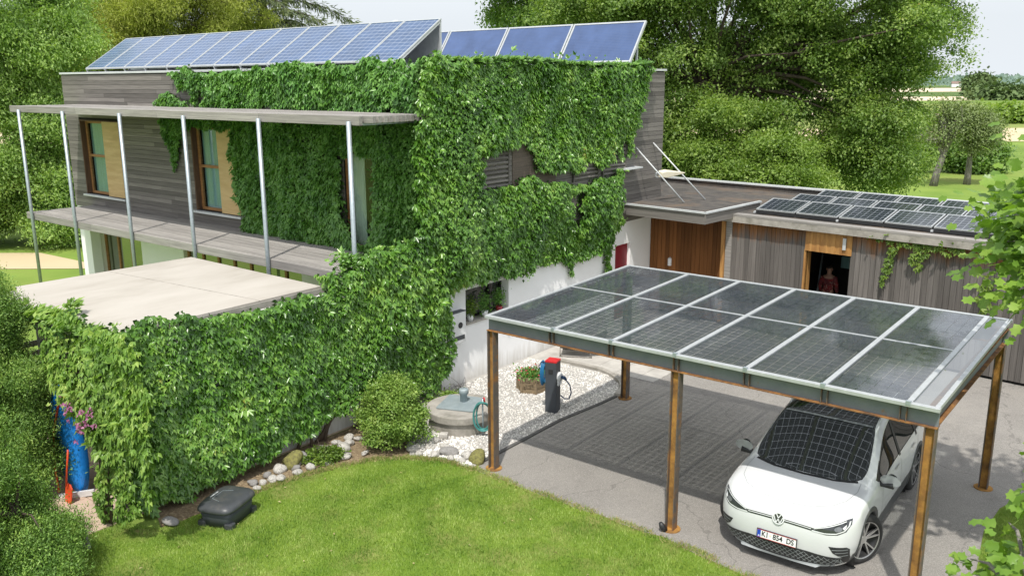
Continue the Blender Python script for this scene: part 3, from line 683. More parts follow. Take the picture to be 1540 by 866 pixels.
ro = MB().prism([S_((x, y, 0))[:2] for x, y in [(-8.25, -4.4), (-8.2, -.68), (-3.62, -.78), (-3.52, -5.33), (-5.8, -5.2)]], 2.98, 3.03).build('roof_sheet', 'slab', shed, bevel=.006)
mb = MB(); mb.bar(S_((-3.5, -5.35, 2.96)), S_((-3.5, -.8, 2.96)), .02, .11); mb.build('roof_edge', 'concrete', shed)
mb = MB(); mb.bar(S_((-8.2, -2.6, 3.032)), S_((-3.55, -2.2, 3.032)), .012, .006); mb.build('sheet_joint', 'concrete', shed)
for x in (-8.1, -6.0): MB().box(S_((x, -5.05, 0)), S_((x + .1, -4.95, 2.86))).build('post', 'deck', shed)

# things kept in the shed
sup = empty('paddle_board', 'bright blue paddle board standing on end inside the shed', 'paddle board', (-4.85, -5.15, .03), R(38)); sup.rotation_euler = (R(4), R(-9), R(38))
mb = MB(); n = 14; vs = []
for i in range(n + 1):
    t = i / n; hw = .29 * math.sin(math.pi * min(max(t * .94 + .03, 0), 1)) ** .55; z = 1.85 * t; y = .36 * t + .06 * (2 * t - 1) ** 2
    vs += [(-hw, y, z), (0, y - .05, z), (hw, y, z), (0, y + .06, z)]
fs = [(0, 1, 2, 3), tuple(n * 4 + j for j in (3, 2, 1, 0))]
for i in range(n):
    for j in range(4): fs.append((i * 4 + j, i * 4 + (j + 1) % 4, i * 4 + 4 + (j + 1) % 4, i * 4 + 4 + j))
mb.add(vs, fs); mb.build('hull', 'blue_board', sup, True, fix=True)
MB().box((-.3, -.10, .0), (.3, -.06, .10)).build('tail_pad', 'white_plastic', sup)
sup2 = MB().prism([(-.05, 0), (.30, 0), (.30, .05), (-.05, .05)], 0, 1.4).build('storage_box', 'blue_board', None, bevel=.02)
sup2.location = (-4.25, -4.75, .03); sup2.rotation_euler = (0, R(-4), R(20)); tag(sup2, 'small blue board standing beside the black bag in the shed', 'board')
pad = empty('paddle', 'thin orange paddle shaft leaning beside the blue board', 'paddle', (-5.22, -5.38, .03))
MB().tube([(.10, .0, .05), (.02, .02, .5), (0, .08, 1.1), (.06, .2, 1.6)], .018).build('shaft', 'orange_red', pad, True)
mb = MB(); mb.prism([(-.06, 0), (.06, 0), (.09, .28), (0, .38), (-.09, .28)], -.01, .01); o = mb.build('blade', 'black_plastic', pad); o.rotation_euler = (R(75), 0, 0); o.location = (.06, .2, 1.55)
shov = empty('toy_spade', 'small red spade standing at the foot of the blue board', 'spade', (-4.72, -5.42, .03))
MB().tube([(0, 0, .3), (.10, .06, .95)], .016).build('shaft', 'orange_red', shov, True)
mb = MB(); mb.prism([(-.10, 0), (.10, 0), (.11, .26), (.04, .32), (-.04, .32), (-.11, .26)], -.012, .012); o = mb.build('blade', 'orange_red', shov, bevel=.006); o.rotation_euler = (R(80), 0, 0)
bag = empty('board_bag', 'black upright bag with white lettering standing in the shed corner', 'bag', (-3.72, -4.8, .03))
MB().obox((-.22, -.12, 0), (.36, 0, 0), (0, .2, 0), (.03, .12, 1.25)).build('bag_body', 'pink_cover', bag, bevel=.05, seg=3)

# ------------------------------------------------------------------ carport
cp = empty('carport', 'rusty steel carport roofed with twelve glass solar panels', 'carport', (0, 0, 0))
CW, CD, HB = 7.13, 4.55, 2.60
def hpost(x, y, top=HB):
    mb = MB(); h = .07
    mb.box((x - h, y - h, .015), (x - h + .014, y + h, top)); mb.box((x + h - .014, y - h, .015), (x + h, y + h, top))
    p = mb.build('post', 'flange', cp)
    MB().box((x - h + .014, y - .006, .015), (x + h - .014, y + .006, top)).build('web', 'rust_web', p)
    MB().lathe([(.0, 0), (.15, 0), (.15, .016), (.0, .016)], 16, (x, y, .008)).build('base_plate', 'rust_web', p)
for x, y in ((0, 0), (3.59, 0), (CW, 0), (0, CD), (CW, CD)): hpost(x, y)
MB().tube([(3.55, -.12, .03), (3.52, -.16, .10), (3.5, -.18, .16)], [.05, .05, .03]).build('socket', 'black_plastic', cp, True)
def ibeam(p, q, z0, h=.24, fl=.14):
    p, q = V(p), V(q); mb = MB()
    mb.bar((p.x, p.y, z0 + .007), (q.x, q.y, z0 + .007), fl, .014); mb.bar((p.x, p.y, z0 + h - .007), (q.x, q.y, z0 + h - .007), fl, .014)
    b = mb.build('beam', 'rust', cp)
    mb = MB(); mb.bar((p.x, p.y, z0 + h / 2), (q.x, q.y, z0 + h / 2), .012, h - .028)
    mb.build('web', 'mill', b); return b
ibeam((-.08, 0), (CW + .08, 0), HB); ibeam((-.08, CD), (CW + .08, CD), HB)
ibeam((0, .075), (0, CD - .075), HB + .001); ibeam((CW, .075), (CW, CD - .075), HB + .001)
for x in (1.3, 2.45, 3.59, 4.7, 5.8, 6.8):   # stiffener plates and the cross joists
    mb = MB(); mb.box((x - .05, -.062, HB + .016), (x - .04, -.008, HB + .224)); mb.box((x + .03, -.062, HB + .016), (x + .04, -.008, HB + .224)); mb.build('stiffener', 'flange', cp)
ry0, ry1 = -.09, CD + .09
def rz(y): return 2.885 + (y - ry0) / (ry1 - ry0) * .10
rX = [-.03, 1.38, 2.49, 3.60, 4.70, 5.79, 6.86, 7.19]
for i, x in enumerate(rX):
    wdt = .07 if 0 < i < 7 else .06
    MB().bar((x, ry0, rz(ry0) - .015), (x, ry1, rz(ry1) - .015), wdt, .055).build('rafter', 'alu', cp, bevel=.004)
for y in (ry0, (ry0 + ry1) / 2 + .15, ry1):
    wdt = .05 if ry0 < y < ry1 else .10
    if ry0 < y < ry1: MB().bar((rX[0], y, rz(y) - .012), (rX[-2], y, rz(y) - .012), .045, .03).build('cross_bar', 'alu', cp)
    else: MB().bar((rX[0] - .04, y, rz(y) - .02), (rX[-1] + .04, y, rz(y) - .02), .085, .05).build('edge_profile', 'alu', cp, bevel=.004)
ym = (ry0 + ry1) / 2 + .15
M['pv_port'] = cellmat('glass_glass_cells', .158, .158, .006, (.036, .042, .052), (.26, .28, .30), bus=.0527, busw=.055, rough=.055, through=True, dust=.15)
for i in range(6):
    for ya, yb in ((ry0 + .04, ym - .02), (ym + .02, ry1 - .04)):
        xa, xb = rX[i] + .035, rX[i + 1] - .035
        MB().add([(xa, ya, rz(ya) - .004), (xb, ya, rz(ya) - .004), (xb, yb, rz(yb) - .004), (xa, yb, rz(yb) - .004)], [(0, 1, 2, 3)]).build('solar_panel', 'pv_port', cp)
xa, xb = rX[6] + .035, rX[7] - .03
MB().add([(xa, ry0 + .04, rz(ry0) - .006), (xb, ry0 + .04, rz(ry0) - .006), (xb, ry1 - .04, rz(ry1) - .006), (xa, ry1 - .04, rz(ry1) - .006)], [(0, 1, 2, 3)]).build('glass_strip', glassmat('clear_roof_glass', (.72, .78, .80), .22), cp)
for i in range(1, 7): MB().box((rX[i] - .03, ry0 - .05, rz(ry0) - .02), (rX[i] + .03, ry0 - .0, rz(ry0) + .03)).build('clamp', 'galv', cp)

# ------------------------------------------------------------------ barn
TH = -math.atan(.09)
barn = empty('barn', 'long timber barn with grey vertical boards, brown end and an open dark doorway', 'barn', (-3.5, 11.7, 0), TH)
BW, BD, BZ = 15.5, 5.35, 3.0
dopen = (4.93, 6.12, 0.0, 2.50)
mb = MB(); wall(mb, (0, .03, 0), EX, BW, BZ + .12, (0, -1, 0), .08, [dopen])
mb.box((-.1, BD - .1, 0), (BW, BD, 3.3)); mb.box((BW - .1, .12, 0), (BW, BD - .1, 3.1)); mb.box((-.1, .12, 0), (0, BD - .1, 3.1))
mb.build('frame_wall', 'board_dark', barn)
rg = random.Random(11)
mb = MB(); clad_v(mb, (2.62, 0, 0), EX, BW - 2.62, .08, BZ, V((0, -1, 0)), [(dopen[0] - 2.62, dopen[1] - 2.62, 0, 3.2)], rng=rg); mb.build('grey_boards', 'barn_board', barn)
mb = MB(); clad_v(mb, (.02, 0, 0), EX, 2.45, .08, BZ + .1, V((0, -1, 0)), rng=rg); mb.build('brown_boards', 'barn_brown', barn)
mb = MB(); mb.box((2.45, -.10, .05), (2.56, 0, BZ)); mb.build('corner_post', 'orange_wood', barn); MB().box((2.57, -.06, .05), (2.75, -.027, BZ)).build('weathered_board', 'deck', barn)
mb = MB(); u = dopen[0] - .02
k = 0
while u < dopen[1]: mb.box((u, -.055 - .012 * (k % 2), 2.48), (min(u + .10, dopen[1] + .02), -.002, BZ + .02)); u += .10; k += 1
mb.build('door_lintel', 'orange_wood', barn)
mb = MB(); mb.box((dopen[0] - .05, -.03, 0), (dopen[0], .3, 2.5)); mb.build('door_post', 'orange_wood', barn)
MB().box((dopen[1] - .2, -.10, 2.62), (dopen[1] - .12, -.07, 2.92)).build('bracket', 'white_trim', barn)
# interior
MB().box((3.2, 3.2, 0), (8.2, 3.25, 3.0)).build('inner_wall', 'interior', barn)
mb = MB(); mb.box((5.6, 2.7, .8), (7.6, 3.1, .84)); mb.box((5.6, 2.7, 1.5), (7.6, 3.1, 1.54)); mb.box((5.6, 2.75, 0), (5.66, 3.05, 2.2)); mb.box((7.5, 2.75, 0), (7.56, 3.05, 2.2)); mb.build('shelf', 'deck', barn)
# roof: felt deck, timber edge, rear parapet
MB().box((-3.4, .9, 3.06), (-.1, BD - .15, 3.24)).build('link_roof', 'felt', barn)
MB().box((-.1, -.20, 3.06), (BW + .1, BD - .15, 3.24)).build('roof', 'felt', barn)
mb = MB(); x = 2.4
while x < BW: e = min(x + 4, BW + .12); mb.box((x + .003, -.24, 3.20), (e - .003, .04, 3.262)); x = e
mb.build('eaves_board', 'deck', barn, bevel=.004)
mb = MB(); mb.box((2.4, -.235, 3.03), (BW + .1, -.205, 3.20)); mb.build('eaves_fascia', 'concrete', barn)
MB().box((-3.5, BD - .15, 3.0), (BW + .1, BD + .05, 3.40)).build('rear_parapet', 'felt', barn)
MB().box((-3.5, BD - .2, 3.40), (BW + .1, BD + .1, 3.44)).build('parapet_cap', 'white_trim', barn)
M['pv_barn'] = cellmat('barn_cells', .164, .155, .012, (.018, .022, .030), (.24, .26, .29), rough=.10)
lab = ['front row of black tilted solar panels along the barn eaves', 'middle row of black tilted solar panels on the barn roof', 'rear row of black tilted solar panels on the barn roof']
for r_ in range(3):
    ar = empty('solar_panel_row', lab[r_], 'solar panels', (0, 0, 0), 0, 'rows of black panels on the barn roof')
    ar.location = Matrix.Rotation(TH, 3, 'Z') @ V((3.25 + r_ * .12, .32 + r_ * 1.42, 3.26)) + V((-3.5, 11.7, 0))
    ar.rotation_euler = (0, 0, TH)
    a = R(12); d = V((0, math.cos(a), math.sin(a))); n = V((0, -math.sin(a), math.cos(a)))
    for k in range(10):
        xa = k * 1.17; xb = xa + 1.12; mb = MB()
        for (p, q, s0, s1) in ((xa, xb, 0, .03), (xa, xb, .95, .98), (xa, xa + .03, .03, .95), (xb - .03, xb, .03, .95)): mb.obox(V((p, 0, .09)) + d * s0, (q - p, 0, 0), d * (s1 - s0), n * .035)
        fr = mb.build('solar_panel', 'alu', ar)
        MB().obox(V((xa + .02, 0, .09)) + d * .02 + n * .012, (xb - xa - .04, 0, 0), d * .94, n * .012).build('glass', 'pv_barn', fr)
    mb = MB()
    mb.obox((0, -.01, .0), (11.6, 0, 0), (0, .02, 0), (0, 0, .085)); mb.obox((0, .94, .0), (11.6, 0, 0), (0, .02, 0), (0, 0, .32)); mb.build('wind_plate', 'black_plastic', ar)
    for k in range(0, 11, 2): MB().bar((k * 1.17 - .025, -.06, .03), (k * 1.17 - .025, 1.0, .03), .05, .05).build('foot_rail', 'white_trim', ar)
for i, (x, y, h_, l_) in enumerate(((2.05, 12.9, 2.3, 'pale upright pole in the dark barn doorway, right of the person'), (1.0, 13.4, 2.2, 'thin grey pole deep inside the barn, left of the person'))):
    o = MB().tube([(0, 0, 0), (.05, .25, h_)], .03).build('pole', 'galv', None, True); o.location = (x, y, 0); tag(o, l_, 'pole')
o = MB().box((-.25, -.18, 0), (.25, .18, .34)).build('storage_box', 'curtain_teal', None, bevel=.01); o.location = (1.75, 14.1, 1.56); o.rotation_euler = (0, 0, TH); tag(o, 'dull teal box on the shelf at the back of the barn', 'box')
lamp = empty('wall_lamp', 'small white cylinder lamp on the brown barn boards', 'wall lamp', (-2.77, 11.6, 1.48))
MB().lathe([(0, 0), (.055, 0), (.06, .02), (.06, .2), (.045, .23), (0, .23)], 16).build('shade', 'white_plastic', lamp, True, fix=True)
MB().box((-.03, .02, .05), (.03, .08, .22)).build('bracket', 'galv', lamp); MB().tube([(0, .0, .22), (0, .03, .3)], .012).build('hook', 'galv', lamp)

# ------------------------------------------------------------------ foliage builders
def creeper_leaves(name, surfaces, mat, parent, seed, L0=.108, dens=760, gaps=1.25, inner=True):
    rng = np.random.default_rng(seed); Ps, Ts, Ns, Ls, Pi, Ti, Ni = [], [], [], [], [], [], []
    for s in surfaces:
        O, es, et, nn = (np.array(s[k], float) for k in ('O', 'es', 'et', 'n'))
        poly = rough_poly(s['poly'], rng, s.get('edge', .07)); pa = np.array(poly); lo, hi = pa.min(0), pa.max(0)
        cnt = int((hi - lo).prod() * dens * s.get('dens', 1)); Q = rng.uniform(lo, hi, (cnt, 2)); keep = inpoly(Q, poly)
        for h in s.get('holes', []): keep &= ~inpoly(Q, rough_poly(h, rng, .06))
        Q = Q[keep]; P3 = np.c_[Q, np.zeros(len(Q))]; n1, n2, n3, n4 = Noise3(rng, 1.3)(P3), Noise3(rng, 3.2)(P3), Noise3(rng, 7)(P3), Noise3(rng, 2.0)(P3)
        b = s.get('bulge', .22); offs = .04 + np.clip(b * (.6 + .42 * n1 + .28 * n2 + .12 * n3), .02, None) * rng.uniform(.05, 1, len(Q)) ** .45
        if 'swell' in s: offs = offs + s['swell'](Q) * rng.uniform(.55, 1, len(Q))
        g = rng.normal(size=(len(Q), 3))
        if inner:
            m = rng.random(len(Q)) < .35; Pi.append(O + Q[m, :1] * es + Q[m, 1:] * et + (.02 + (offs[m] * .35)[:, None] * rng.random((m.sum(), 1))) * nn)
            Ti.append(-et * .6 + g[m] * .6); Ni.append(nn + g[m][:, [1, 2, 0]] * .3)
        k = (n3 + .8 * n2 < gaps * 1.6); stray = rng.random(len(Q)) < .012; offs = offs + stray * rng.uniform(.05, .22, len(Q))
        P = O + Q[:, :1] * es + Q[:, 1:] * et + offs[:, None] * nn
        T = -et * (.95 - stray * 1.1)[:, None] + nn * (.5 + .15 * n2)[:, None] + g * .32 + es * (.18 * n4)[:, None]; N = nn * .75 + et * .62 + g[:, [1, 2, 0]] * .32
        Ps.append(P[k]); Ts.append(T[k]); Ns.append(N[k]); Ls.append((rng.uniform(.5, 1.55, len(Q)) * L0 * s.get('L', 1) * (1 + .22 * n4))[k])
    P, T, N, Lh = (np.concatenate(a) for a in (Ps, Ts, Ns, Ls)); T = norm(T); Sd = norm(np.cross(N, T))
    PP, TT, NN, LL = [], [], [], []
    for ang, sc in ((-.75, .78), (0, 1), (.75, .78)):
        PP.append(P); TT.append(T * math.cos(ang) + Sd * math.sin(ang)); NN.append(N); LL.append(Lh * sc)
    LL = np.concatenate(LL)
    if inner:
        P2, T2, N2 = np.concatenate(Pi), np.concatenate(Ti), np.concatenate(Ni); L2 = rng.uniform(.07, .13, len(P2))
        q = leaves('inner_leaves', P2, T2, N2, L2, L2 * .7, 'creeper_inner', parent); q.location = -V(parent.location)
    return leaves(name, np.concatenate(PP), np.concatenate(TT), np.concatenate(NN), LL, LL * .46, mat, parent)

def par(poly, d, dist, h):   # the leaf surface stands d in front of the wall: shrink the outline measured on the wall accordingly
    return [(h + (a - h) * (1 - d / dist), 6.82 + (b - 6.82) * (1 - d / dist)) for a, b in poly]
FRONT = dict(O=(0, YF - .03, 0), es=(1, 0, 0), et=(0, 0, 1), n=(0, -1, 0))
RIGHT = dict(O=(XR + .03, 0, 0), es=(0, 1, 0), et=(0, 0, 1), n=(1, 0, 0))
cr1 = empty('wall_creeper', 'lush green creeper covering the right hand wall of the house round the slatted shutters', 'creeper', (XR + .1, 3, 0), 0, 'creepers on the walls')
rp = [(2.3, 7.30), (4.3, 7.28), (7.1, 7.26), (9.0, 7.27), (11.75, 7.24), (11.45, 7.05), (11.3, 6.3), (11.0, 5.6), (10.75, 5.3), (10.7, 4.7), (10.55, 4.75), (10.5, 5.2), (10.2, 5.1), (10.15, 4.72), (10.0, 4.74), (9.9, 5.2), (9.65, 5.0), (9.6, 4.45), (10.12, 4.34), (10.12, 2.98), (9.92, 2.55), (9.6, 2.2), (9.0, 2.22), (8.4, 2.2),
      (7.84, 2.12), (7.75, 1.75), (7.66, 2.12), (7.22, 2.2), (6.3, 2.26), (5.8, 2.26), (5.7, 1.95), (5.6, 2.26), (5.1, 2.2), (4.5, 2.28), (4.2, 2.24), (3.6, 2.38), (3.25, 2.34), (2.8, 2.28), (2.5, 1.9), (2.3, 1.36), (2.36, .6), (2.4, .05), (1.9, .02), (1.5, 1), (1.6, 3), (1.9, 6.6)]
hole = [(3.72, 5.22), (4.2, 5.3), (4.74, 5.38), (5.5, 5.4), (5.76, 5.26), (6.0, 4.75), (6.45, 4.72), (6.9, 4.45), (7.2, 4.82), (7.8, 4.5), (8.2, 4.75), (8.7, 4.9), (8.9, 4.6), (9.6, 4.72), (9.8, 4.3), (8.9, 4.28), (8.1, 4.2), (7.18, 4.36), (6.5, 4.38), (5.76, 4.5), (4.9, 4.42), (3.9, 4.42)]
hole2 = [(7.42, 3.9), (7.6, 3.98), (7.92, 3.9), (7.95, 3.4), (7.8, 3.05), (7.55, 3.3)]
def sw_right(Q):   # the mass thickens towards the front corner and below the shutters
    return (.28 * np.exp(-((Q[:, 0] - 2.6) / 1.1) ** 2) + .14 * np.exp(-((Q[:, 1] - 3.7) / .7) ** 2)) * np.clip((Q[:, 1] - 2.2) / .8, 0, 1)
fo = creeper_leaves('foliage', [dict(RIGHT, poly=par(rp, .26, 12.9, -11.28), holes=[par(hole, .2, 12.9, -11.28), par(hole2, .2, 12.9, -11.28)], bulge=.22, swell=sw_right),
    dict(RIGHT, poly=[(8.95, 2.5), (9.25, 2.5), (9.22, 1.75), (9.12, 1.45), (9.0, 1.6)], bulge=.1),
    dict(O=(0, 0, ZR + .02), es=(1, 0, 0), et=(0, -1, 0), n=(0, 0, 1), poly=[(-3.85, -2.6), (-3.3, -2.4), (-3.3, -11), (-3.55, -11), (-3.7, -6)], bulge=.10)], 'creeper', cr1, 21)
fo.location = -V(cr1.location); 
cr2 = empty('wall_creeper', 'green creeper over the parapet and under the sun louvre on the balcony front', 'creeper', (-7, YF - .1, 2.9), 0, 'creepers on the walls')
sf = [dict(FRONT, poly=par([(-13.6, 7.2), (-12.6, 7.22), (-12.3, 7.0), (-11.6, 7.15), (-9, 7.2), (-3.4, 7.3), (-3.4, 6.18), (-8, 6.18), (-11.4, 6.18), (-11.8, 6.5), (-12.2, 6.75), (-12.45, 6.25), (-12.65, 6.7), (-13.2, 6.72)], .18, 13.7, 9.39), bulge=.22, swell=lambda Q: .25 * np.exp(-((Q[:, 0] + 3.6) / 1.2) ** 2)),
      dict(FRONT, poly=par([(-14.7, 6.2), (-14.4, 6.5), (-13.7, 6.62), (-13.0, 6.35), (-12.8, 6.19)], .18, 13.7, 9.39), bulge=.16, dens=.8), dict(FRONT, poly=par([(-12.4, 6.2), (-12.1, 6.45), (-11.6, 6.3), (-11.4, 6.19)], .18, 13.7, 9.39), bulge=.12),
      dict(FRONT, poly=par([(-14.4, 5.98), (-11.0, 5.98), (-11.2, 5.72), (-13.3, 5.6), (-13.5, 5.2), (-13.75, 4.6), (-14.0, 4.35), (-14.05, 5.1), (-14.3, 5.5)], .18, 13.7, 9.39), bulge=.13),
      dict(FRONT, poly=par([(-11.4, 6.0), (-3.4, 6.05), (-3.4, 2.95), (-10.7, 2.96), (-10.55, 3.3), (-10.75, 4.2), (-11.05, 5.0), (-11.0, 5.6)], .18, 13.7, 9.39), holes=[[(-6.5, 5.2), (-6.0, 5.32), (-5.25, 5.2), (-5.2, 4.3), (-5.3, 3.5), (-5.6, 3.2), (-6.05, 3.25), (-6.45, 4.0)]], bulge=.26, L=1.12)]
fo = creeper_leaves('foliage', sf, 'creeper_shade', cr2, 22, dens=760); fo.location = -V(cr2.location)
cr3 = empty('wall_creeper', 'dense dark green creeper hanging down the long shed wall to the lawn', 'creeper', (-3.4, -2, 0), 0, 'creepers on the walls')
sp_ = [(-5.3, 3.1), (-5.0, 3.24), (-4.2, 3.12), (-3.4, 2.99), (-2.4, 2.90), (-1.2, 2.88), (-.75, 2.94), (-.4, 3.2), (.2, 3.45), (1.2, 3.6), (2.6, 3.75), (2.6, .35), (1.6, .3), (.6, .45), (.15, .55), (-.35, .35), (-.75, .42), (-1.2, .25), (-1.7, .3), (-2.3, .1), (-3.0, .08), (-3.6, .02), (-4.4, .0), (-4.85, .0), (-4.85, 1.0), (-4.95, 1.9)]
def sw_shed(Q): return .10 + .22 * np.clip((Q[:, 0] + .2) / 2.5, 0, 1) * np.clip(Q[:, 1] / 2, 0, 1) + .12 * np.clip(1.6 - Q[:, 1], 0, 1.6) * np.clip((-2.0 - Q[:, 0]) / 2, 0, 1)
fo = creeper_leaves('foliage', [dict(RIGHT, poly=par(sp_, .28, 12.9, -11.28), bulge=.24, swell=sw_shed),
    dict(O=(0, -.60, 0), es=(1, 0, 0), et=(0, 0, 1), n=(0, -1, 0), poly=[(-3.9, 3.2), (-3.2, 3.4), (-3.2, 2.95), (-3.7, 3.02)], bulge=.12),
    dict(O=(0, 0, 3.05), es=(1, 0, 0), et=(0, -1, 0), n=(0, 0, 1), poly=[(-3.9, .3), (-3.2, .4), (-3.2, -2.35), (-4.4, -2.3), (-4.1, -.9)], bulge=.40)], 'creeper', cr3, 23); fo.location = -V(cr3.location)
mb = MB(); rg = random.Random(8)
for k in range(9):
    y = rg.uniform(-1.9, .3); pts = []
    yy = y
    for i in range(6): pts.append((XR + .05 + .06 * rg.random(), yy, .02 + i * .22)); yy += rg.uniform(-.02, .30)
    mb.tube(pts, [.035, .03, .028, .025, .02, .014], 6)
o = mb.build('stem', 'stem', cr3, True); o.location = -V(cr3.location)
for p in ((XR + .06, 2.3),):
    pass
bvn = empty('hanging_vine', 'pale green vine trailing from the barn eaves beside the doorway', 'vine', (2.5, 11.1, 3.1))
def bx(X): return 11.7 - .09 * (X + 3.5)
bs_ = dict(O=(0, bx(0) - .07, 0), es=(1, -.09, 0), et=(0, 0, 1), n=(-.09, -1, 0))
fo = creeper_leaves('foliage', [dict(bs_, poly=[(2.05, 3.2), (5.2, 3.22), (5.3, 2.9), (4.9, 2.82), (4.5, 2.92), (4.36, 2.6), (4.22, 2.38), (4.14, 2.6), (4.16, 2.92), (3.8, 2.96), (3.72, 2.5), (3.62, 2.1), (3.48, 1.88), (3.5, 2.3), (3.58, 2.96), (2.9, 3.06), (2.3, 3.12)], bulge=.10, edge=.035),
                                dict(bs_, poly=[(5.6, 2.6), (6.0, 2.5), (6.0, 1.6), (5.7, 1.4)], bulge=.14, dens=.7)], 'vine', bvn, 31, L0=.10, dens=420, inner=False); fo.location = -V(bvn.location)

def crown_pts(rng, lobes, n, clump, per, gapf=.5, gapth=.55, shell=.28, droop=.3, flat=.7, upb=0):
    ls = np.array(lobes, float)    # x,y,z,rx,rz
    wgt = ls[:, 3] * (ls[:, 3] + ls[:, 4]); wgt /= wgt.sum(); nc = max(1, int(n / per * 1.5))
    idx = rng.choice(len(ls), nc, p=wgt); d = norm(rng.normal(size=(nc, 3)) + np.array([0, 0, upb])); rad = 1 - np.abs(rng.normal(size=nc)) * shell
    rad = np.clip(rad, .15, 1.0) * rng.uniform(.92, 1.10, nc)
    scl = np.c_[ls[idx, 3], ls[idx, 3], ls[idx, 4]]; C = ls[idx, :3] + d * rad[:, None] * scl
    keep = (Noise3(rng, gapf)(C) + .6 * Noise3(rng, gapf * 2.7)(C)) < gapth
    C, d = C[keep], d[keep]
    m = np.repeat(np.arange(len(C)), per); q = rng.normal(size=(len(m), 3)) * clump; q[:, 2] *= flat
    P = C[m] + q
    g = rng.normal(size=(len(m), 3)); out = d[m]
    N = out * .6 + np.array([0, 0, .75]) + g * .42; T = out * .35 + g[:, [2, 0, 1]] + np.array([0, 0, -droop])
    return P, T, N, C
RV, FV = np.array([.783, .622, 0]), np.array([-.622, .783, 0])
def tree(name, label, cat, base, lobes, n, L, W, mat, seed, r0=.25, trunk_top=3, bark='bark', clump=.45, per=26, group=None, tmpl=KITE, gapth=.55, gapf=.5, limbs=18, shell=.28, droop=.3, lean=(0, 0), trunk_part='trunk', flat=.7, subr=0):
    """lobes: (across the view, along the view, height, radius, vertical radius) about the trunk"""
    rng = np.random.default_rng(seed); t = empty(name, label, cat, base, 0, group)
    lb = [(*(RV[:2] * a + FV[:2] * c), z, rx, rz_) for a, c, z, rx, rz_ in lobes]
    if subr:   # boughs: many small flattened lobes spread over the big ones
        la = np.array(lb); wg = la[:, 3] * (la[:, 3] + la[:, 4]); ns = int(wg.sum() * 6.28 / (3.14 * subr ** 2) * 1.15); ix = rng.choice(len(la), ns, p=wg / wg.sum())
        dd = norm(rng.normal(size=(ns, 3)) + np.array([0, 0, .15])); cc = la[ix, :3] + dd * np.c_[la[ix, 3], la[ix, 3], la[ix, 4]] * rng.uniform(.55, 1.0, (ns, 1)); sr = subr * rng.uniform(.55, 1.25, ns)
        lb = [(*c_, r_, r_ * .62) for c_, r_ in zip(cc, sr)]
    P, T, N, C = crown_pts(rng, lb, n, clump, per, gapf, gapth, shell, droop, flat, .55 if subr else 0)
    k = P[:, 2] > .05; P, T, N = P[k], T[k], N[k]
    Lh = rng.uniform(.65, 1.3, len(P)) * L
    leaves('crown', P, T, N, Lh, Lh * W, mat, t, tmpl)
    mb = MB(); top = V((lean[0], lean[1], trunk_top))
    pts = [V((0, 0, -.1)), V((lean[0] * .2 + .03 * r0, lean[1] * .2, trunk_top * .3)), V((lean[0] * .6, lean[1] * .6, trunk_top * .68)), top]
    mb.tube(pts, [r0 * 1.25, r0, r0 * .85, r0 * .6], 10)
    for i in range(min(limbs, len(C))):
        c = V(C[rng.integers(len(C))]); s = V(pts[2]).lerp(top, rng.uniform(0, 1)); mid = s.lerp(c, .5) + V((rng.normal() * .25, rng.normal() * .25, .35))
        rr = r0 * rng.uniform(.22, .45); mb.tube([s, s.lerp(mid, .5) + V((0, 0, .1)), mid, c], [rr, rr * .75, rr * .5, rr * .12], 6, False)
    mb.build(trunk_part, bark, t, True); return t

# ------------------------------------------------------------------ trees behind
tree('oak_tree', 'huge spreading broadleaf tree behind the barn with a dark trunk', 'tree', (-6.9, 22.1, 0),
     [(-2.2, 0, 8.7, 3.0, 2.8), (.8, 1, 11.6, 4.6, 4.0), (5.2, .5, 10.0, 4.2, 3.8), (7.3, 0, 8.6, 2.2, 2.2), (6.2, -.6, 6.4, 2.3, 2.2), (3.7, -.5, 6.6, 3.0, 2.4), (5.9, -1.2, 4.2, 2.0, 2.0), (-1.5, -.3, 5.6, 2.2, 1.8), (6.9, -1.6, 2.9, 1.0, .9), (9.2, -.3, 8.6, .8, .5), (10.1, -.3, 8.2, .45, .35), (9.9, -.3, 7.4, .3, .5), (-4.2, .8, 9.3, 2.3, 2.3), (8.2, 0, 10.6, 1.3, 1.0), (2.5, 1.0, 8.5, 2.6, 2.3)],
     330000, .115, .62, 'oak', 41, .42, 7.5, clump=.24, per=46, gapth=.52, gapf=.55, limbs=54, subr=1.15)
tree('hazel_bush', 'rounded pale green leafy tree in front of the great oak', 'tree', (-4.6, 20.6, 0), [(-.2, 0, 4.2, 2.1, 2.0), (1.0, -.2, 3.4, 1.9, 1.7), (-1.4, -.1, 3.1, 1.6, 1.6), (.2, -.2, 2.4, 2.3, 1.6)], 80000, .11, .62, 'bushleaf', 42, .14, 3.2, clump=.20, per=28, gapth=.95, gapf=1.0, subr=.7)
tree('leafy_bush', 'dark leafy bush just behind the rear corner of the house', 'bush', (-9.2, 19.9, 0), [(-.3, 0, 4.2, 1.5, 1.6), (.8, 0, 3.2, 1.4, 1.5), (-.6, .4, 5.8, 1.3, 1.3), (1.6, .2, 2.6, 1.2, 1.4)], 60000, .115, .62, 'oak_dark', 43, .12, 3, clump=.22, per=28, gapth=.9, gapf=1.0, subr=.75)
tree('broadleaf_tree', 'tall dark broadleaf tree rising behind the steep collectors', 'tree', (-20.5, 29, 0), [(-.8, 0, 11.5, 3.0, 2.5), (2.6, 0, 11.2, 3.1, 2.5), (.6, 0, 13.6, 3.6, 2.5), (4.8, .2, 9.8, 2.6, 2.4), (-3.2, 0, 13.0, 1.6, 1.2)], 110000, .17, .62, 'oak_dark', 44, .35, 9, clump=.3, per=30, gapth=.7, gapf=.6, subr=1.2)
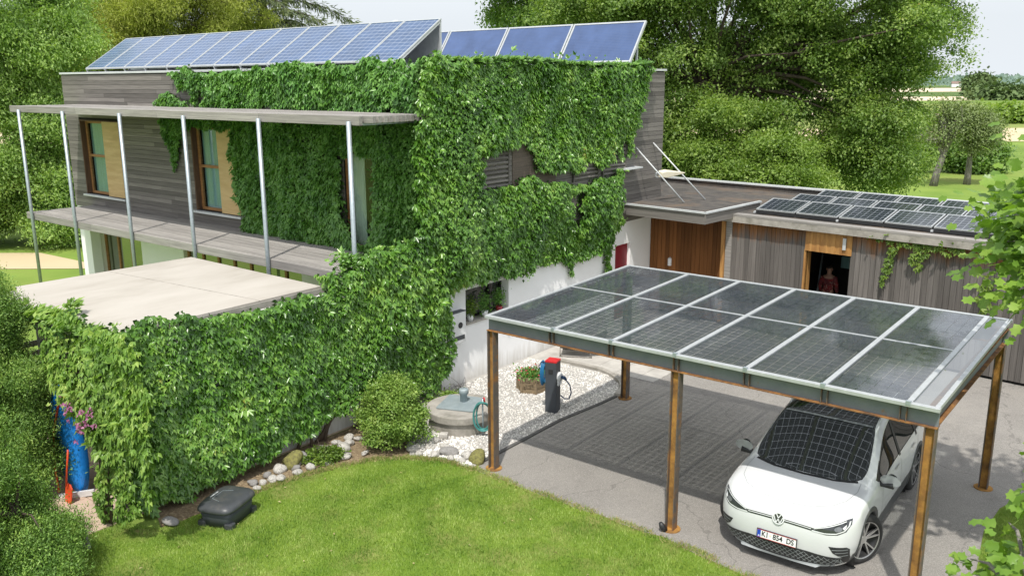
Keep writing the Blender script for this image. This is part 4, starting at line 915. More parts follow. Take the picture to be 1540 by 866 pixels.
tree('willow_tree', 'tall pale leafed tree at the left edge beyond the balcony end', 'tree', (-30.2, 5.6, 0), [(-.6, 0, 10.5, 3.2, 2.8), (-1.8, 0, 7.0, 2.8, 2.5), (.9, .3, 7.4, 2.2, 2.2), (-.9, -.3, 4.2, 2.5, 2.2), (1.0, -.2, 4.2, 1.7, 2.0), (-2.4, 0, 2.4, 1.8, 1.6), (.5, -.2, 2.6, 1.6, 1.4), (-1.2, -.6, 1.2, 1.7, 1.3), (1.0, -.6, 1.2, 1.6, 1.3), (2.3, -.2, 1.5, 1.3, 1.3), (-3.2, 0, 1.2, 1.6, 1.2)], 175000, .15, .40, 'willow', 45, .3, 7, clump=.28, per=30, gapth=.8, gapf=.7, droop=.7, subr=.95)
tree('larch_tree', 'feathery yellow green larch behind the left roof end', 'tree', (-36.0, 15.0, 0), [(-1.8, 0, 9.5, 2.6, 3.2), (1.2, 0, 10.2, 2.9, 3.0), (3.6, .5, 10.6, 2.3, 2.6), (-.2, .4, 13.5, 2.4, 2.8), (-4.0, 0, 8.5, 2.0, 2.4), (.2, -.5, 7.0, 3.0, 1.6)], 170000, .22, .12, 'larch', 46, .3, 12, clump=.3, per=26, gapth=.6, gapf=.8, droop=.9, limbs=30, subr=1.0)
tree('broadleaf_tree', 'green broadleaf tree between the pale tree and the larch', 'tree', (-41.5, 13.5, 0), [(0, 0, 9, 3.4, 3.4), (-2.6, 0, 7, 2.6, 3), (2, 1, 6, 3, 3)], 44000, .26, .55, 'oak_dark', 47, .3, 7, clump=.35, per=26, gapth=.7, subr=1.2)
# open dark conifer with long drooping boughs
pine = empty('conifer_tree', 'dark open conifer with long drooping boughs behind the satellite dish', 'tree', (-36.4, 22.4, 0))
rng = np.random.default_rng(48); Pn, Tn = [], []; mb = MB()
mb.tube([(0, 0, 0), (.1, 0, 6), (.0, .1, 12), (0, 0, 18)], [.4, .33, .24, .1], 10)
for i in range(64):
    z = rng.uniform(7.2, 15.5); az = rng.uniform(0, 6.283); ln = rng.uniform(2.4, 6.0) * (1.15 - (z - 7) / 22)
    dirv = np.array([math.cos(az), math.sin(az), 0]); 
    if dirv @ RV > .2: ln *= 1.25
    pts = [V((0, 0, z)) + V(dirv * ln * s) + V((0, 0, .35 * ln * s * .5 - .42 * ln * s * s)) for s in (0, .33, .66, 1)]
    mb.tube(pts, [.07, .05, .03, .012], 5, False)
    for s in np.linspace(.15, 1, int(ln * 9)):
        c = np.array(V((0, 0, z)) + V(dirv * ln * s) + V((0, 0, .175 * ln * s - .42 * ln * s * s)))
        for _ in range(14):
            g = rng.normal(size=3); Pn.append(c + g * np.array([.16, .16, .10]) + np.array([0, 0, -.12 * rng.random()])); Tn.append(dirv * .5 + g * .5 + np.array([0, 0, -.8]))
Pn, Tn = np.array(Pn), np.array(Tn); Lh = rng.uniform(.2, .42, len(Pn))
leaves('crown', Pn, Tn, rng.normal(size=Pn.shape) + np.array([0, 0, .6]), Lh, Lh * .16, 'conifer', pine)
mb.build('trunk', 'bark', pine, True)
# orchard trees in the meadow
ap = [('old apple tree with bare grey boughs and a leaning forked trunk', (-4.7, 51.4, 0), [(.1, 0, 4.0, 1.6, 1.1), (1.0, 0, 4.4, 1.2, .9), (-1.0, 0, 3.6, 1.0, .8), (.2, 0, 5.0, .8, .6)], .22, 2.8, (.55, .45), 51, 7000),
      ('dense grey green apple tree with a straight trunk, right of the leaning one', (-3.1, 53.5, 0), [(.0, 0, 3.8, 1.5, 1.2), (.8, 0, 3.4, 1.1, 1.0), (-.6, 0, 4.4, 1.0, .8), (.2, 0, 2.8, 1.1, .7)], .20, 2.4, (0, 0), 52, 11000)]
for lab_, b_, lb_, r_, tt, ln_, sd, n_ in ap:
    tree('apple_tree', lab_, 'tree', b_, lb_, n_, .17, .5, 'apple', sd, r_, tt, 'bark_grey', .34, 14, 'apple trees in the meadow', gapth=.35, gapf=1.3, limbs=54, lean=ln_)
for i, (lab_, b_, lb_, n_, mt) in enumerate([('low dark shrub in the meadow behind the straight apple trunk', (-4.8, 62, 0), [(0, 0, 1.4, 1.8, 1.5), (1.4, 0, 1.2, 1.3, 1.2)], 9000, 'oak_dark'), ('round green shrub left of the leaning apple trunk', (-8.6, 60, 0), [(0, 0, 1.5, 1.7, 1.5), (-1.5, 0, 1.2, 1.3, 1.3)], 9000, 'oak'),
     ('olive hedge shrub at the left foot of the orchard', (-11.4, 58, 0), [(0, 0, 2.2, 2.2, 2.0), (1.6, .3, 1.4, 1.5, 1.4)], 9000, 'bushleaf')]):
    tree('shrub', lab_, 'shrub', b_, lb_, n_, .26, .6, mt, 60 + i, .08, 1.0, clump=.35, per=20, group='shrubs in the orchard', gapth=.8)
for i, (lab_, b_, lb_, n_, mt) in enumerate([('dark round field tree at the right edge of the distant fields', (1.2, 122.5, 0), [(0, 0, 4.0, 2.8, 2.8), (2.6, 0, 3.4, 2.4, 2.6), (-.4, 0, 2.0, 2.8, 1.8)], 14000, 'fieldtree'),
     ('small lone tree standing in front of the distant woods', (-72, 412, 0), [(0, 0, 4, 4, 3), (0, 0, 6, 2.5, 2)], 3000, 'fieldtree'), ('hedgerow tree in the far pale fields', (-52, 330, 0), [(0, 0, 1.5, 5, 1.8), (7, 0, 1.5, 4, 1.5)], 3000, 'fieldtree'),
     ('scrubby field tree between two stubble strips', (-17, 150, 0), [(0, 0, 1.0, 2.2, 1.2), (3, 0, .9, 1.6, 1), (-3, 0, .9, 1.6, 1)], 5000, 'crop' and 'bushleaf')]):
    tree('field_tree', lab_, 'tree', b_, lb_, n_, .7 if i in (0, 3) else 1.8, .7, mt, 70 + i, .3, 3, clump=.8 if i in (0, 3) else 1.8, per=16, gapth=.9, limbs=6)
# distant wooded ridge on the horizon
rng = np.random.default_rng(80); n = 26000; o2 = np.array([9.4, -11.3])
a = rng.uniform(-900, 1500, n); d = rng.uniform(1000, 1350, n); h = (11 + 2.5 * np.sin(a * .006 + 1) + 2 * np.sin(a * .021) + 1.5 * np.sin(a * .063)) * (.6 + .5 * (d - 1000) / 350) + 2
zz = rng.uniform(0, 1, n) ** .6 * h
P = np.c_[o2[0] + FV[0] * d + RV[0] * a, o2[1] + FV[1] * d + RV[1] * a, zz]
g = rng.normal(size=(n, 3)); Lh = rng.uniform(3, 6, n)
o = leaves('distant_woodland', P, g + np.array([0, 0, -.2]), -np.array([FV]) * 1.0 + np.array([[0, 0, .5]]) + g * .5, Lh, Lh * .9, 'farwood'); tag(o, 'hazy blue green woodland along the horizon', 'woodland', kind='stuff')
for i, (x, y, l_) in enumerate([(-186, 905, 'tiny white farmhouse in front of the distant woods, left one'), (-128, 925, 'tiny white farmhouse in front of the distant woods, right one')]):
    f = empty('farmhouse', l_, 'farmhouse', (x, y, 0), R(20), 'white farmhouses on the horizon')
    f.scale = (.55, .55, .55); MB().box((-7, -5, 0), (7, 5, 6)).build('wall', 'render', f)
    MB().add([(-7.5, -5.5, 6), (7.5, -5.5, 6), (7.5, 5.5, 6), (-7.5, 5.5, 6), (-7.5, 0, 10), (7.5, 0, 10)], [(0, 1, 5, 4), (2, 3, 4, 5), (0, 4, 3), (1, 2, 5)]).build('roof', pmat('tile_roof%d' % i, (.24, .17, .14), (.2, .14, .12), .9), f)

# ------------------------------------------------------------------ foreground hedges, shrub, climber
def hedge(lab_, base, lobes, n, seed):
    t = tree('thuja_hedge', lab_, 'hedge', base, lobes, n, .042, .36, 'thuja', seed, .08, 1.2, clump=.085, per=24, gapf=2.2, gapth=.75, limbs=10, shell=.2, droop=-1.3, subr=.34, group='conifer hedge plants at the left edge', flat=1.3)
hedge('tall dark green conifer hedge at the far left beside the pale shed roof', (-5.75, -5.9, 0), [(-.1, 0, .9, 1.0, 1.0), (-.15, 0, 1.9, .9, 1.1), (-.15, 0, 2.9, .62, .75), (-.2, 0, 3.5, .3, .45)], 190000, 91)
hedge('brighter green conifer hedge in the bottom left corner in front of the lawn', (-2.75, -6.95, 0), [(-.1, 0, .45, .85, .6), (-.35, 0, 1.1, .72, .75), (-.55, 0, 1.75, .58, .65), (-.9, -.2, .9, 1.0, 1.2)], 270000, 92)
tree('round_shrub', 'rounded bright green shrub at the foot of the creeper wall beside the well', 'shrub', (-2.12, -.42, 0), [(0, 0, .55, .55, .5), (.28, .15, .42, .36, .38), (-.28, .1, .42, .42, .40), (-.1, .2, .92, .36, .34)], 30000, .052, .5, 'shrub', 93, .03, .5, clump=.06, per=16, gapf=3, gapth=.9, limbs=14, shell=.2, droop=.1, subr=.24)
for i, (x, y, s_, l_) in enumerate([(-2.95, 1.75, 1.0, 'low bright green ground plant against the white wall foot'), (-2.72, 2.35, .8, 'small yellow green plant creeping over the white gravel'), (-2.72, -1.72, .75, 'small leafy plant among the pale stones below the creeper')]):
    tree('ground_plant', l_, 'plant', (x, y, 0), [(0, 0, .12 * s_, .38 * s_, .18 * s_), (.28 * s_, .1, .08, .25 * s_, .12)], 2600, .07, .45, 'vine' if i else 'shrub', 95 + i, .012, .08, clump=.05, per=10, gapth=.9, limbs=8, trunk_part='stem')
clm = empty('flowering_climber', 'pale green climber with mauve flowers tumbling over the shed front', 'climber', (-4.1, -5.35, 0))
FS = dict(O=(0, -5.17, 0), es=(1, 0, 0), et=(0, 0, 1), n=(0, -1, 0))
fo = creeper_leaves('foliage', [dict(FS, poly=par([(-5.6, 3.0), (-5.0, 3.12), (-3.5, 3.2), (-2.6, 3.2), (-2.35, 2.0), (-2.5, 1.0), (-2.7, .4), (-3.0, .35), (-3.1, .05), (-3.65, .05), (-3.5, .6), (-3.8, 1.04), (-4.34, 1.47), (-4.82, 1.81), (-5.58, 2.11)], .3, 6.1, 9.39), holes=[par([(-3.2, 1.05), (-2.8, 1.0), (-2.72, .2), (-3.1, .2)], .3, 6.1, 9.39)], bulge=.30, swell=lambda Q: .10 + 0 * Q[:, 0]), dict(FS, poly=[(-3.9, 1.0), (-3.3, 1.0), (-3.3, .4), (-3.4, .04), (-3.85, .04), (-3.75, .5)], bulge=.25), dict(RIGHT, poly=[(-5.35, 3.15), (-4.6, 3.1), (-4.75, 2), (-4.7, 1), (-4.85, .3), (-5.3, .4)], bulge=.22),
    dict(O=(0, 0, 3.03), es=(1, 0, 0), et=(0, -1, 0), n=(0, 0, 1), poly=[(-5.6, 5.5), (-3.3, 5.5), (-3.3, 4.75), (-3.8, 5.05), (-4.6, 5.0), (-5.4, 4.6)], bulge=.24)], 'climber', clm, 33, L0=.115, dens=460, gaps=.7); fo.location = -V(clm.location)
rng = np.random.default_rng(34)
fc = np.concatenate([rng.normal(size=(13, 3)) * np.array([.14, .05, .09]) + np.array(c) for c in ((.36, -.30, 1.98), (.68, -.30, 1.80), (1.0, -.30, 1.98))])
m = np.repeat(np.arange(len(fc)), 5); g = rng.normal(size=(len(m), 3)); leaves('flowers', fc[m], g + np.array([0, -.3, .2]), np.array([[0, -1, .4]]) + g * .3, np.full(len(m), .055), np.full(len(m), .04), 'petal', clm)
mb = MB()
for k in range(5): mb.tube([(.45 + .05 * k, .02, 0), (.5 + .04 * k, .0, .6), (.5 + .08 * k, .02, 1.4), (.2 + .2 * k, .05, 2.6)], [.025, .02, .016, .01], 6)
mb.build('stem', 'stem', clm, True)
# tulip tree overhanging from the right, and a sapling of it nearer
tul = empty('tulip_tree', 'young tulip tree with broad bright leaves overhanging the carport from the right', 'tree', (9.3, 1.9, 0))
rng = np.random.default_rng(35); mb = MB(); mb.tube([(0, 0, 0), (.05, 0, 2), (0, .05, 4.5), (0, 0, 7.2)], [.13, .11, .085, .03], 10); PL = []; TLs = []
def bough(z, tip, k, sp=.30):
    pts = [V((0, 0, z)), V((tip[0] * .35, tip[1] * .35, z + (tip[2] - z) * .3 + .2)), V((tip[0] * .7, tip[1] * .7, z + (tip[2] - z) * .75 + .15)), V(tip)]
    mb.tube(pts, [.04, .03, .02, .006], 6, False)
    for _ in range(k):
        s = rng.uniform(.3, 1.0); i = min(int(s * 3), 2); p = pts[i].lerp(pts[i + 1], s * 3 - i); g = rng.normal(size=3)
        PL.append(np.array(p) + g * sp * np.array([1, 1, .8])); TLs.append(np.array([tip[0], tip[1], 0]) * .25 + g * .8 + np.array([0, 0, -.55]))
for tip in ((-1.85, -.95, 5.25), (-1.8, -.65, 4.8), (-1.65, -.9, 4.45), (-1.6, -.35, 5.5), (-1.95, -.55, 5.1), (-1.35, -1.1, 4.3), (-1.55, .3, 5.2), (-1.25, -.8, 5.75), (-1.7, .1, 4.6)): bough(rng.uniform(3.2, 4.8), tip, 240, .27)
for tip in ((-1.2, -.2, 5.0), (-1.0, -.6, 4.6), (-1.3, .2, 4.2), (-1.1, .3, 5.6), (-.9, -.9, 5.3), (-1.3, -.5, 4.6), (-1.0, .0, 4.3), (-1.2, -.9, 4.9), (-.8, -.4, 5.2), (-.7, -.8, 4.5), (-.9, .1, 4.8), (-.6, .4, 5.4), (-1.0, -.6, 4.1)): bough(rng.uniform(3.2, 4.8), tip, 210, .32)
for i in range(34):
    az = rng.uniform(-2.0, 2.6); ln = rng.uniform(1.0, 1.7); z = rng.uniform(3.5, 6.0); bough(z, (math.cos(az) * ln, math.sin(az) * ln, z + rng.uniform(-.3, .9)), 48, .3)
for i in range(7):
    z = rng.uniform(5.0, 5.8); az = rng.uniform(2.4, 4.3); bough(z, (math.cos(az) * 1.5, math.sin(az) * 1.5, z + .6), 40, .3)
PL, TLs = np.array(PL), np.array(TLs); Lh = rng.uniform(.09, .19, len(PL)); g = rng.normal(size=PL.shape)
leaves('crown', PL, TLs, np.array([[-.2, -.45, .9]]) + g * .45, Lh, Lh * .95, 'tulip', tul, LOBED); mb.build('trunk', 'bark_grey', tul, True)
sap = empty('tulip_sapling', 'bright leafy sapling in the bottom right corner on the grass verge', 'sapling', (8.62, -2.15, 0))
rng = np.random.default_rng(36); mb = MB(); PL, TLs = [], []; mb.tube([(0, 0, 0), (0, 0, 1.2), (.1, .1, 3.6)], [.05, .04, .012], 8)
for tip in ((-.58, .1, 2.05), (-.45, .4, 1.85), (-.66, -.25, 2.0), (-.2, -.1, 2.3), (-.35, .65, 2.3), (-.1, .5, 2.7), (.3, .3, 2.8), (-.12, .75, 3.05), (.4, -.2, 2.1), (.1, .9, 2.2), (-.3, .3, 1.6), (-.5, -.1, 1.75), (-.15, .15, 1.9)): bough(max(tip[2] - .5, .5), tip, 24, .12)
PL, TLs = np.array(PL), np.array(TLs); Lh = rng.uniform(.10, .18, len(PL)); g = rng.normal(size=PL.shape)
leaves('crown', PL, TLs, np.array([[.1, -.4, .9]]) + g * .4, Lh, Lh * .95, 'tulip', sap, LOBED); mb.build('trunk', 'bark_grey', sap, True)

# ------------------------------------------------------------------ lawn grass and gravel pebbles
rng = np.random.default_rng(1); n = 300000
Q = rng.uniform((-3.9, -8.2), (7.2, -.25), (n, 2)); lawn_poly = [(-2.75, -4.9), (-2.55, -3.6), (-2.5, -2.6), (-2.2, -1.5), (-1.7, -.8), (-.9, -.36), (-.2, -.32), (1.5, -.36), (3.6, -.38), (5.1, -.6), (7.2, -.95), (7.2, -8.2), (-3.9, -8.2), (-3.9, -5.7), (-3.4, -5.2)]
k = inpoly(Q, rough_poly(lawn_poly, rng, .03)) 
Qv = rng.uniform((7.3, -1.0), (10.5, 6.5), (50000, 2)); kv = inpoly(Qv, [(7.6, -.6), (7.8, .2), (7.62, 1.6), (7.48, 2.9), (7.53, 3.9), (7.95, 5.2), (8.8, 6.3), (10.5, 6.5), (10.5, -1)])
Q = np.concatenate([Q, Qv]); k = np.concatenate([k, kv])
k &= (Q[:, 0] - 9.39) * -.605 + (Q[:, 1] + 11.28) * .763 > 5.5
Q = Q[k]; P3 = np.c_[Q, np.full(len(Q), .003)]; nz = Noise3(rng, 2.0)(P3); edge = np.clip((Q[:, 1] + .95) * 1.6, 0, 1) * (Q[:, 0] > -1) * (Q[:, 0] < 7)
kp = rng.random(len(Q)) > edge * .55 + .18 * (nz > .5); Q, P3, nz = Q[kp], P3[kp], nz[kp]
g = rng.normal(size=(len(Q), 3)); T = np.c_[g[:, :2] * .5, np.ones(len(Q))]; Lh = rng.uniform(.028, .068, len(Q)) * (1 + .3 * nz)
o = leaves('grass', P3, T, g + np.array([0, 0, .1]), Lh, rng.uniform(.007, .015, len(Q)), 'grass', None, BLADE); tag(o, 'short mown lawn grass', 'grass', kind='stuff')
ed_ = np.array([(-2.6, -3.7), (-2.5, -2.6), (-2.2, -1.5), (-1.7, -.78), (-.9, -.33), (-.2, -.3), (1.5, -.34), (3.6, -.36), (5.1, -.56), (7, -.85)]); sg_ = rng.integers(0, len(ed_) - 1, 15000)
tt = rng.random((15000, 1)); eb = ed_[sg_] * (1 - tt) + ed_[sg_ + 1] * tt; wob = Noise3(rng, 5)(np.c_[eb, np.zeros(15000)]); dn = ed_[sg_ + 1] - ed_[sg_]; dn = np.c_[-dn[:, 1], dn[:, 0]] / np.linalg.norm(dn, axis=1, keepdims=True)
eb = eb + dn * (np.clip(rng.normal(size=(15000, 1)) * .05 + .03 + .05 * wob[:, None], -.15, .14)); g = rng.normal(size=(15000, 3)); kk = rng.random(15000) < .35 + .5 * (wob > -.2); eb, g = eb[kk], g[kk]; half = rng.random(len(eb)) < .5
for nm_, mt_, sel_ in (('grass_tufts', 'grass', half), ('dry_grass', 'straw', ~half)):
    o = leaves(nm_, np.c_[eb[sel_], np.full(sel_.sum(), .006)], np.c_[g[sel_, :2] * .6, np.full(sel_.sum(), .75)], g[sel_][:, [1, 2, 0]] + np.array([0, 0, .1]), rng.uniform(.03, .10, sel_.sum()), rng.uniform(.006, .013, sel_.sum()), mt_, None, BLADE); tag(o, 'ragged grass along the lawn edge' if mt_ == 'grass' else 'dry straw coloured grass along the lawn edge', 'grass', kind='stuff')
lw = rng.uniform((-2.6, -6.5), (6, -.4), (90, 2)); lw = lw[inpoly(lw, lawn_poly)]; g = rng.normal(size=(len(lw), 3)); o = leaves('fallen_leaves', np.c_[lw, rng.uniform(.03, .05, len(lw))], g * np.array([1, 1, .2]), g[:, [1, 2, 0]] * .4 + np.array([0, 0, 1]), rng.uniform(.03, .07, len(lw)), rng.uniform(.015, .035, len(lw)), pmat('dry_leaf', (.36, .29, .13), (.38, .36, .17), .8, island=.3)); tag(o, 'small dry leaves scattered over the lawn', 'fallen leaves', kind='stuff')
def ico(seed, rough=.18, sub=2):
    bm = bmesh.new(); bmesh.ops.create_icosphere(bm, subdivisions=sub, radius=1); rs = random.Random(seed); w_ = [(V((rs.gauss(0, 1), rs.gauss(0, 1), rs.gauss(0, 1))) * 1.6, rs.uniform(0, 6)) for _ in range(6)]
    for v in bm.verts: v.co *= 1 + rough * sum(math.sin(v.co.dot(a_) + b_) for a_, b_ in w_) / 2.2
    me = bpy.data.meshes.new('stone'); bm.to_mesh(me); bm.free(); return me
rng = np.random.default_rng(2); n = 13000
gp = [(-3.4, .5), (-2.0, .05), (-1.5, -.45), (-.9, -.25), (-.4, -.2), (-.42, 2.6), (-.28, 3.9), (-.28, 4.6), (-.55, 5.2), (-1.2, 5.68), (-2.4, 5.62), (-3.4, 5.5)]
Q = rng.uniform((-3.4, -.45), (-.25, 5.7), (n * 2, 2)); Q = Q[inpoly(Q, gp)][:n]
me = ico(5, .2, 1); bv = np.array([v.co for v in me.vertices]); bf = np.array([p.vertices for p in me.polygons]); bpy.data.meshes.remove(me)
sc = rng.uniform(.010, .024, (len(Q), 3)) * np.array([1, 1, .7]); an = rng.uniform(0, 6.28, len(Q)); near = Q[:, 1] < .7; sc[near] *= 1.7
cs_, sn = np.cos(an), np.sin(an); vv = bv[None] * sc[:, None]; vx = vv[..., 0] * cs_[:, None] - vv[..., 1] * sn[:, None]; vy = vv[..., 0] * sn[:, None] + vv[..., 1] * cs_[:, None]
vv = np.stack([vx + Q[:, :1], vy + Q[:, 1:], vv[..., 2] + .022], -1)
o = raw_mesh('gravel', vv.reshape(-1, 3), (bf[None] + (np.arange(len(Q)) * len(bv))[:, None, None]).reshape(-1, 3), pmat('white_pebble', (.74, .72, .68), (.58, .56, .53), .85, vs=3, island=.45, spec=.25, c3=(.42, .38, .32), s3=1.1, lo3=.55, hi3=.8)); tag(o, 'loose white gravel pebbles', 'gravel', kind='stuff')
# individual stones along the wall foot
meshes = [ico(s_, .22, 3) for s_ in (11, 12, 13, 14)]
for me in meshes: me.polygons.foreach_set('use_smooth', [True] * len(me.polygons))
stones = [(-2.74, -3.35, .08, 'w'), (-2.66, -3.15, .10, 'w'), (-2.9, -3.1, .10, 'g'), (-2.62, -2.35, .10, 'w'), (-2.6, -2.05, .12, 'w'), (-2.72, -1.62, .10, 'g'), (-2.5, -1.75, .08, 'w'), (-2.45, -1.35, .11, 'w'), (-2.95, -2.1, .11, 'w'), (-2.3, -1.05, .10, 'w'), (-2.9, -3.75, .09, 'g'), (-2.66, -3.85, .07, 'w'), (-2.97, -2.45, .13, 'w'), (-2.72, -2.82, .12, 'w'), (-2.76, -2.98, .09, 'w'), (-2.66, -2.68, .10, 'w'), (-3.02, -1.95, .16, 'g'), (-2.80, -2.25, .11, 'g'), (-2.95, -1.6, .13, 'w'), (-2.82, -1.85, .15, 'w'), (-2.98, -1.35, .12, 'w'), (-3.05, -1.05, .13, 'w'), (-2.86, -.92, .12, 'w'),
          (-2.72, -1.18, .19, 'w'), (-3.1, -.72, .12, 'w'), (-2.9, -.62, .10, 'w'), (-2.62, -1.45, .08, 'w'), (-2.72, -3.6, .12, 'g'), (-2.95, -2.75, .10, 'g'), (-2.7, -4.72, .14, 'g'), (-3.1, -1.4, .10, 'g'),
          (-1.72, -.33, .12, 'w'), (-1.45, -.42, .10, 'w'), (-1.5, -.1, .12, 'w'), (-1.2, -.28, .11, 'w'), (-1.05, -.05, .16, 'g'), (-.85, -.22, .10, 'w'), (-1.75, .05, .10, 'w'), (-.7, .05, .12, 'w'), (-1.3, .12, .11, 'w'), (-.6, -.15, .09, 'w'), (-1.95, -.2, .09, 'w'), (-1.6, .2, .1, 'w')]
for i, (x, y, s_, c_) in enumerate(stones):
    me = meshes[i % 4].copy(); me.materials.clear(); me.materials.append(M['stonewhite' if c_ == 'w' else 'stonegrey'])
    o = bpy.data.objects.new('stone', me); link(o); o.location = (x, y, s_ * .45); s_ *= .86; o.scale = (s_ * random.uniform(.85, 1.35), s_ * random.uniform(.7, 1.1), s_ * random.uniform(.55, .8)); o.rotation_euler = (random.uniform(-.2, .2), random.uniform(-.2, .2), random.uniform(0, 6))
    wall_ = y < -.5
    tag(o, ('pale rounded stone at the foot of the creeper wall' if c_ == 'w' else 'grey rounded stone at the foot of the creeper wall') if wall_ else ('white rock in the heap in front of the concrete well' if c_ == 'w' else 'broad grey rock in the heap in front of the well'), 'stone',
        ('pale stones along the creeper wall' if c_ == 'w' else 'grey stones along the creeper wall') if wall_ else ('white rocks before the well' if c_ == 'w' else None))
for x, y, s_, l_ in ((-3.0, -2.2, .20, 'yellow green mossy boulder among the stones at the creeper wall'), (-.42, .0, .17, 'mossy brown boulder beside the left front carport post')):
    me = meshes[1].copy(); me.materials.clear(); me.materials.append(M['stonemoss']); o = bpy.data.objects.new('boulder', me); link(o); o.location = (x, y, s_ * .5); o.scale = (s_, s_, s_ * .85); o.rotation_euler = (0, 0, x * 5); tag(o, l_, 'boulder')
o = MB().prism([(-.09, -.06), (.09, -.07), (.08, .07), (-.08, .06)], 0, .12).build('block', 'stonewhite', None, bevel=.02); o.location = (-1.62, .42, .02); o.rotation_euler = (0, 0, .5); tag(o, 'square white stone block leaning on the concrete ring', 'stone')
o = MB().prism([(-.07, -.035), (.07, -.03), (.06, .035), (-.06, .03)], 0, .42).build('stone_post', 'stonegrey', None, bevel=.02); o.location = (-3.05, -5.93, 0); o.rotation_euler = (R(6), R(-5), .4); tag(o, 'small upright grey stone stake at the hedge foot', 'stone post')

# ------------------------------------------------------------------ well with cover, hose stand
well = empty('well', 'round concrete well ring with a square blue grey metal lid', 'well', (-1.84, 1.20, 0))
MB().lathe([(.0, 0), (.66, 0), (.66, .26), (0, .26)], 48).build('concrete_ring', 'concrete', well, bevel=.012)
MB().lathe([(.0, .262), (.72, .262), (.72, .42), (.0, .42)], 48).build('concrete_cap', 'concrete', well, bevel=.02)
o = MB().box((-.39, -.39, 0), (.39, .39, .035)).build('metal_lid', 'cover', well, bevel=.006); o.location = (-.06, .05, .425); o.rotation_euler = (0, 0, R(22))
MB().lathe([(0, 0), (.075, 0), (.075, .16), (.10, .165), (.10, .25), (.085, .27), (0, .27)], 20, (-.06, .14, .46)).build('vent_pipe', 'cover', well, True, fix=True)
hs = empty('hose_stand', 'slim tap post with a teal garden hose looped over it', 'hose stand', (-1.12, 1.02, 0))
MB().tube([(0, 0, 0), (0, 0, .82)], .016).build('post', 'galv', hs, True); MB().tube([(-.0, 0, .80), (.06, -.02, .82), (.08, -.03, .74)], .014).build('tap', 'red_cap', hs, True)
mb = MB(); rg = random.Random(2)
for k in range(6):
    a_, b_, ph = .135 + .012 * k, .28 + .012 * (k % 3), rg.uniform(-.1, .1)
    mb.tube([(a_ * math.cos(t) + ph * .2, -.03 - .014 * k + .02 * math.sin(3 * t), .44 + b_ * math.sin(t)) for t in np.linspace(0, 6.283, 30)], .011, 7, False)
o = mb.build('hose', 'hose', hs, True); o.rotation_euler = (0, 0, R(38))

# ------------------------------------------------------------------ charging post
ch = empty('charging_post', 'anthracite charging post with red top and blue cables on the gravel', 'charging station', (-.80, 2.93, .0), R(14))
MB().box((-.125, -.125, 0), (.125, .125, 1.12)).build('column', 'anthracite', ch, bevel=.008)
MB().box((-.13, -.13, 1.122), (.13, .13, 1.165)).build('cap', 'red_cap', ch, bevel=.008)
MB().box((-.05, -.135, .88), (.05, -.122, .98)).build('socket_flap', 'black_plastic', ch, bevel=.005)
sk = MB().lathe([(0, .126), (.105, .126), (.105, .17), (.08, .20), (0, .20)], 24, (0, 0, 0), 'x').build('socket', 'white_plastic', ch, True, fix=True); sk.location = (0, -.0, .80)
MB().box((.126, -.09, .62), (.17, .09, .86)).build('socket_box', 'white_plastic', ch, bevel=.02, seg=3)
MB().tube([(.19, 0, .80), (.27, -.02, .80), (.31, -.03, .76)], [.04, .04, .025], 12).build('plug', 'navy', ch, True)
MB().tube([(.31, -.03, .76), (.40, -.04, .66), (.43, -.04, .50), (.38, -.03, .36), (.28, -.02, .34), (.18, -.01, .40)], .014, 8).build('cable', 'navy', ch, True)
mb = MB()
for k in range(5):
    mb.tube([(-.19 - .012 * k, .02 + (.085 + .012 * k) * math.cos(t), .83 + (.21 + .015 * k) * math.sin(t)) for t in np.linspace(0, 6.283, 26)], .013, 7, False)
mb.build('coiled_cable', 'blue_cable', ch, True)
MB().tube([(-.20, -.06, .86), (-.28, -.10, 1.0), (-.24, -.05, 1.10), (-.14, 0, 1.08)], .012).build('cable', 'navy', ch, True)
MB().box((-.2, -.03, .92), (-.124, .07, .97)).build('cable_hook', 'black_plastic', ch)

# ------------------------------------------------------------------ planter, lounge chair, wall boxes, window pots
pl = empty('flower_planter', 'hexagonal weathered wooden planter with red and green flowers behind the charging post', 'planter', (-1.95, 3.72, 0), R(15))
mb = MB(); hexp = [(.32 * math.cos(R(60 * i + 8)), .32 * math.sin(R(60 * i + 8))) for i in range(6)]
for i in range(6):
    a_, b_ = V((*hexp[i], 0)), V((*hexp[(i + 1) % 6], 0)); 
    for k in range(3): mb.bar((a_.x * (1.05 if k % 2 else 1), a_.y * (1.05 if k % 2 else 1), .075 + k * .125), (b_.x * (1.05 if k % 2 else 1), b_.y * (1.05 if k % 2 else 1), .075 + k * .125), .035, .118)
mb.build('box', 'planterwood', pl, bevel=.004)
for x, y in hexp: MB().box((x * 1.04 - .025, y * 1.04 - .025, .0), (x * 1.04 + .025, y * 1.04 + .025, .40)).build('corner_post', 'planterwood', pl)
MB().prism([(x * .93, y * .93) for x, y in hexp], .2, .34).build('soil', 'soil', pl)
rng = np.random.default_rng(77); n = 700; P = np.c_[rng.normal(size=(n, 2)) * .15, .34 + np.abs(rng.normal(size=n)) * .07]; g = rng.normal(size=(n, 3)); leaves('plants', P, g + np.array([0, 0, .7]), g[:, [1, 2, 0]] + np.array([0, 0, .8]), np.full(n, .08), np.full(n, .035), 'houseplant', pl)
n = 60; P = np.c_[rng.normal(size=(n, 2)) * .16, .42 + np.abs(rng.normal(size=n)) * .07]; g = rng.normal(size=(n, 3)); leaves('flowers', P, g, g[:, [1, 2, 0]] + np.array([0, 0, .8]), np.full(n, .045), np.full(n, .04), 'petal_red', pl)

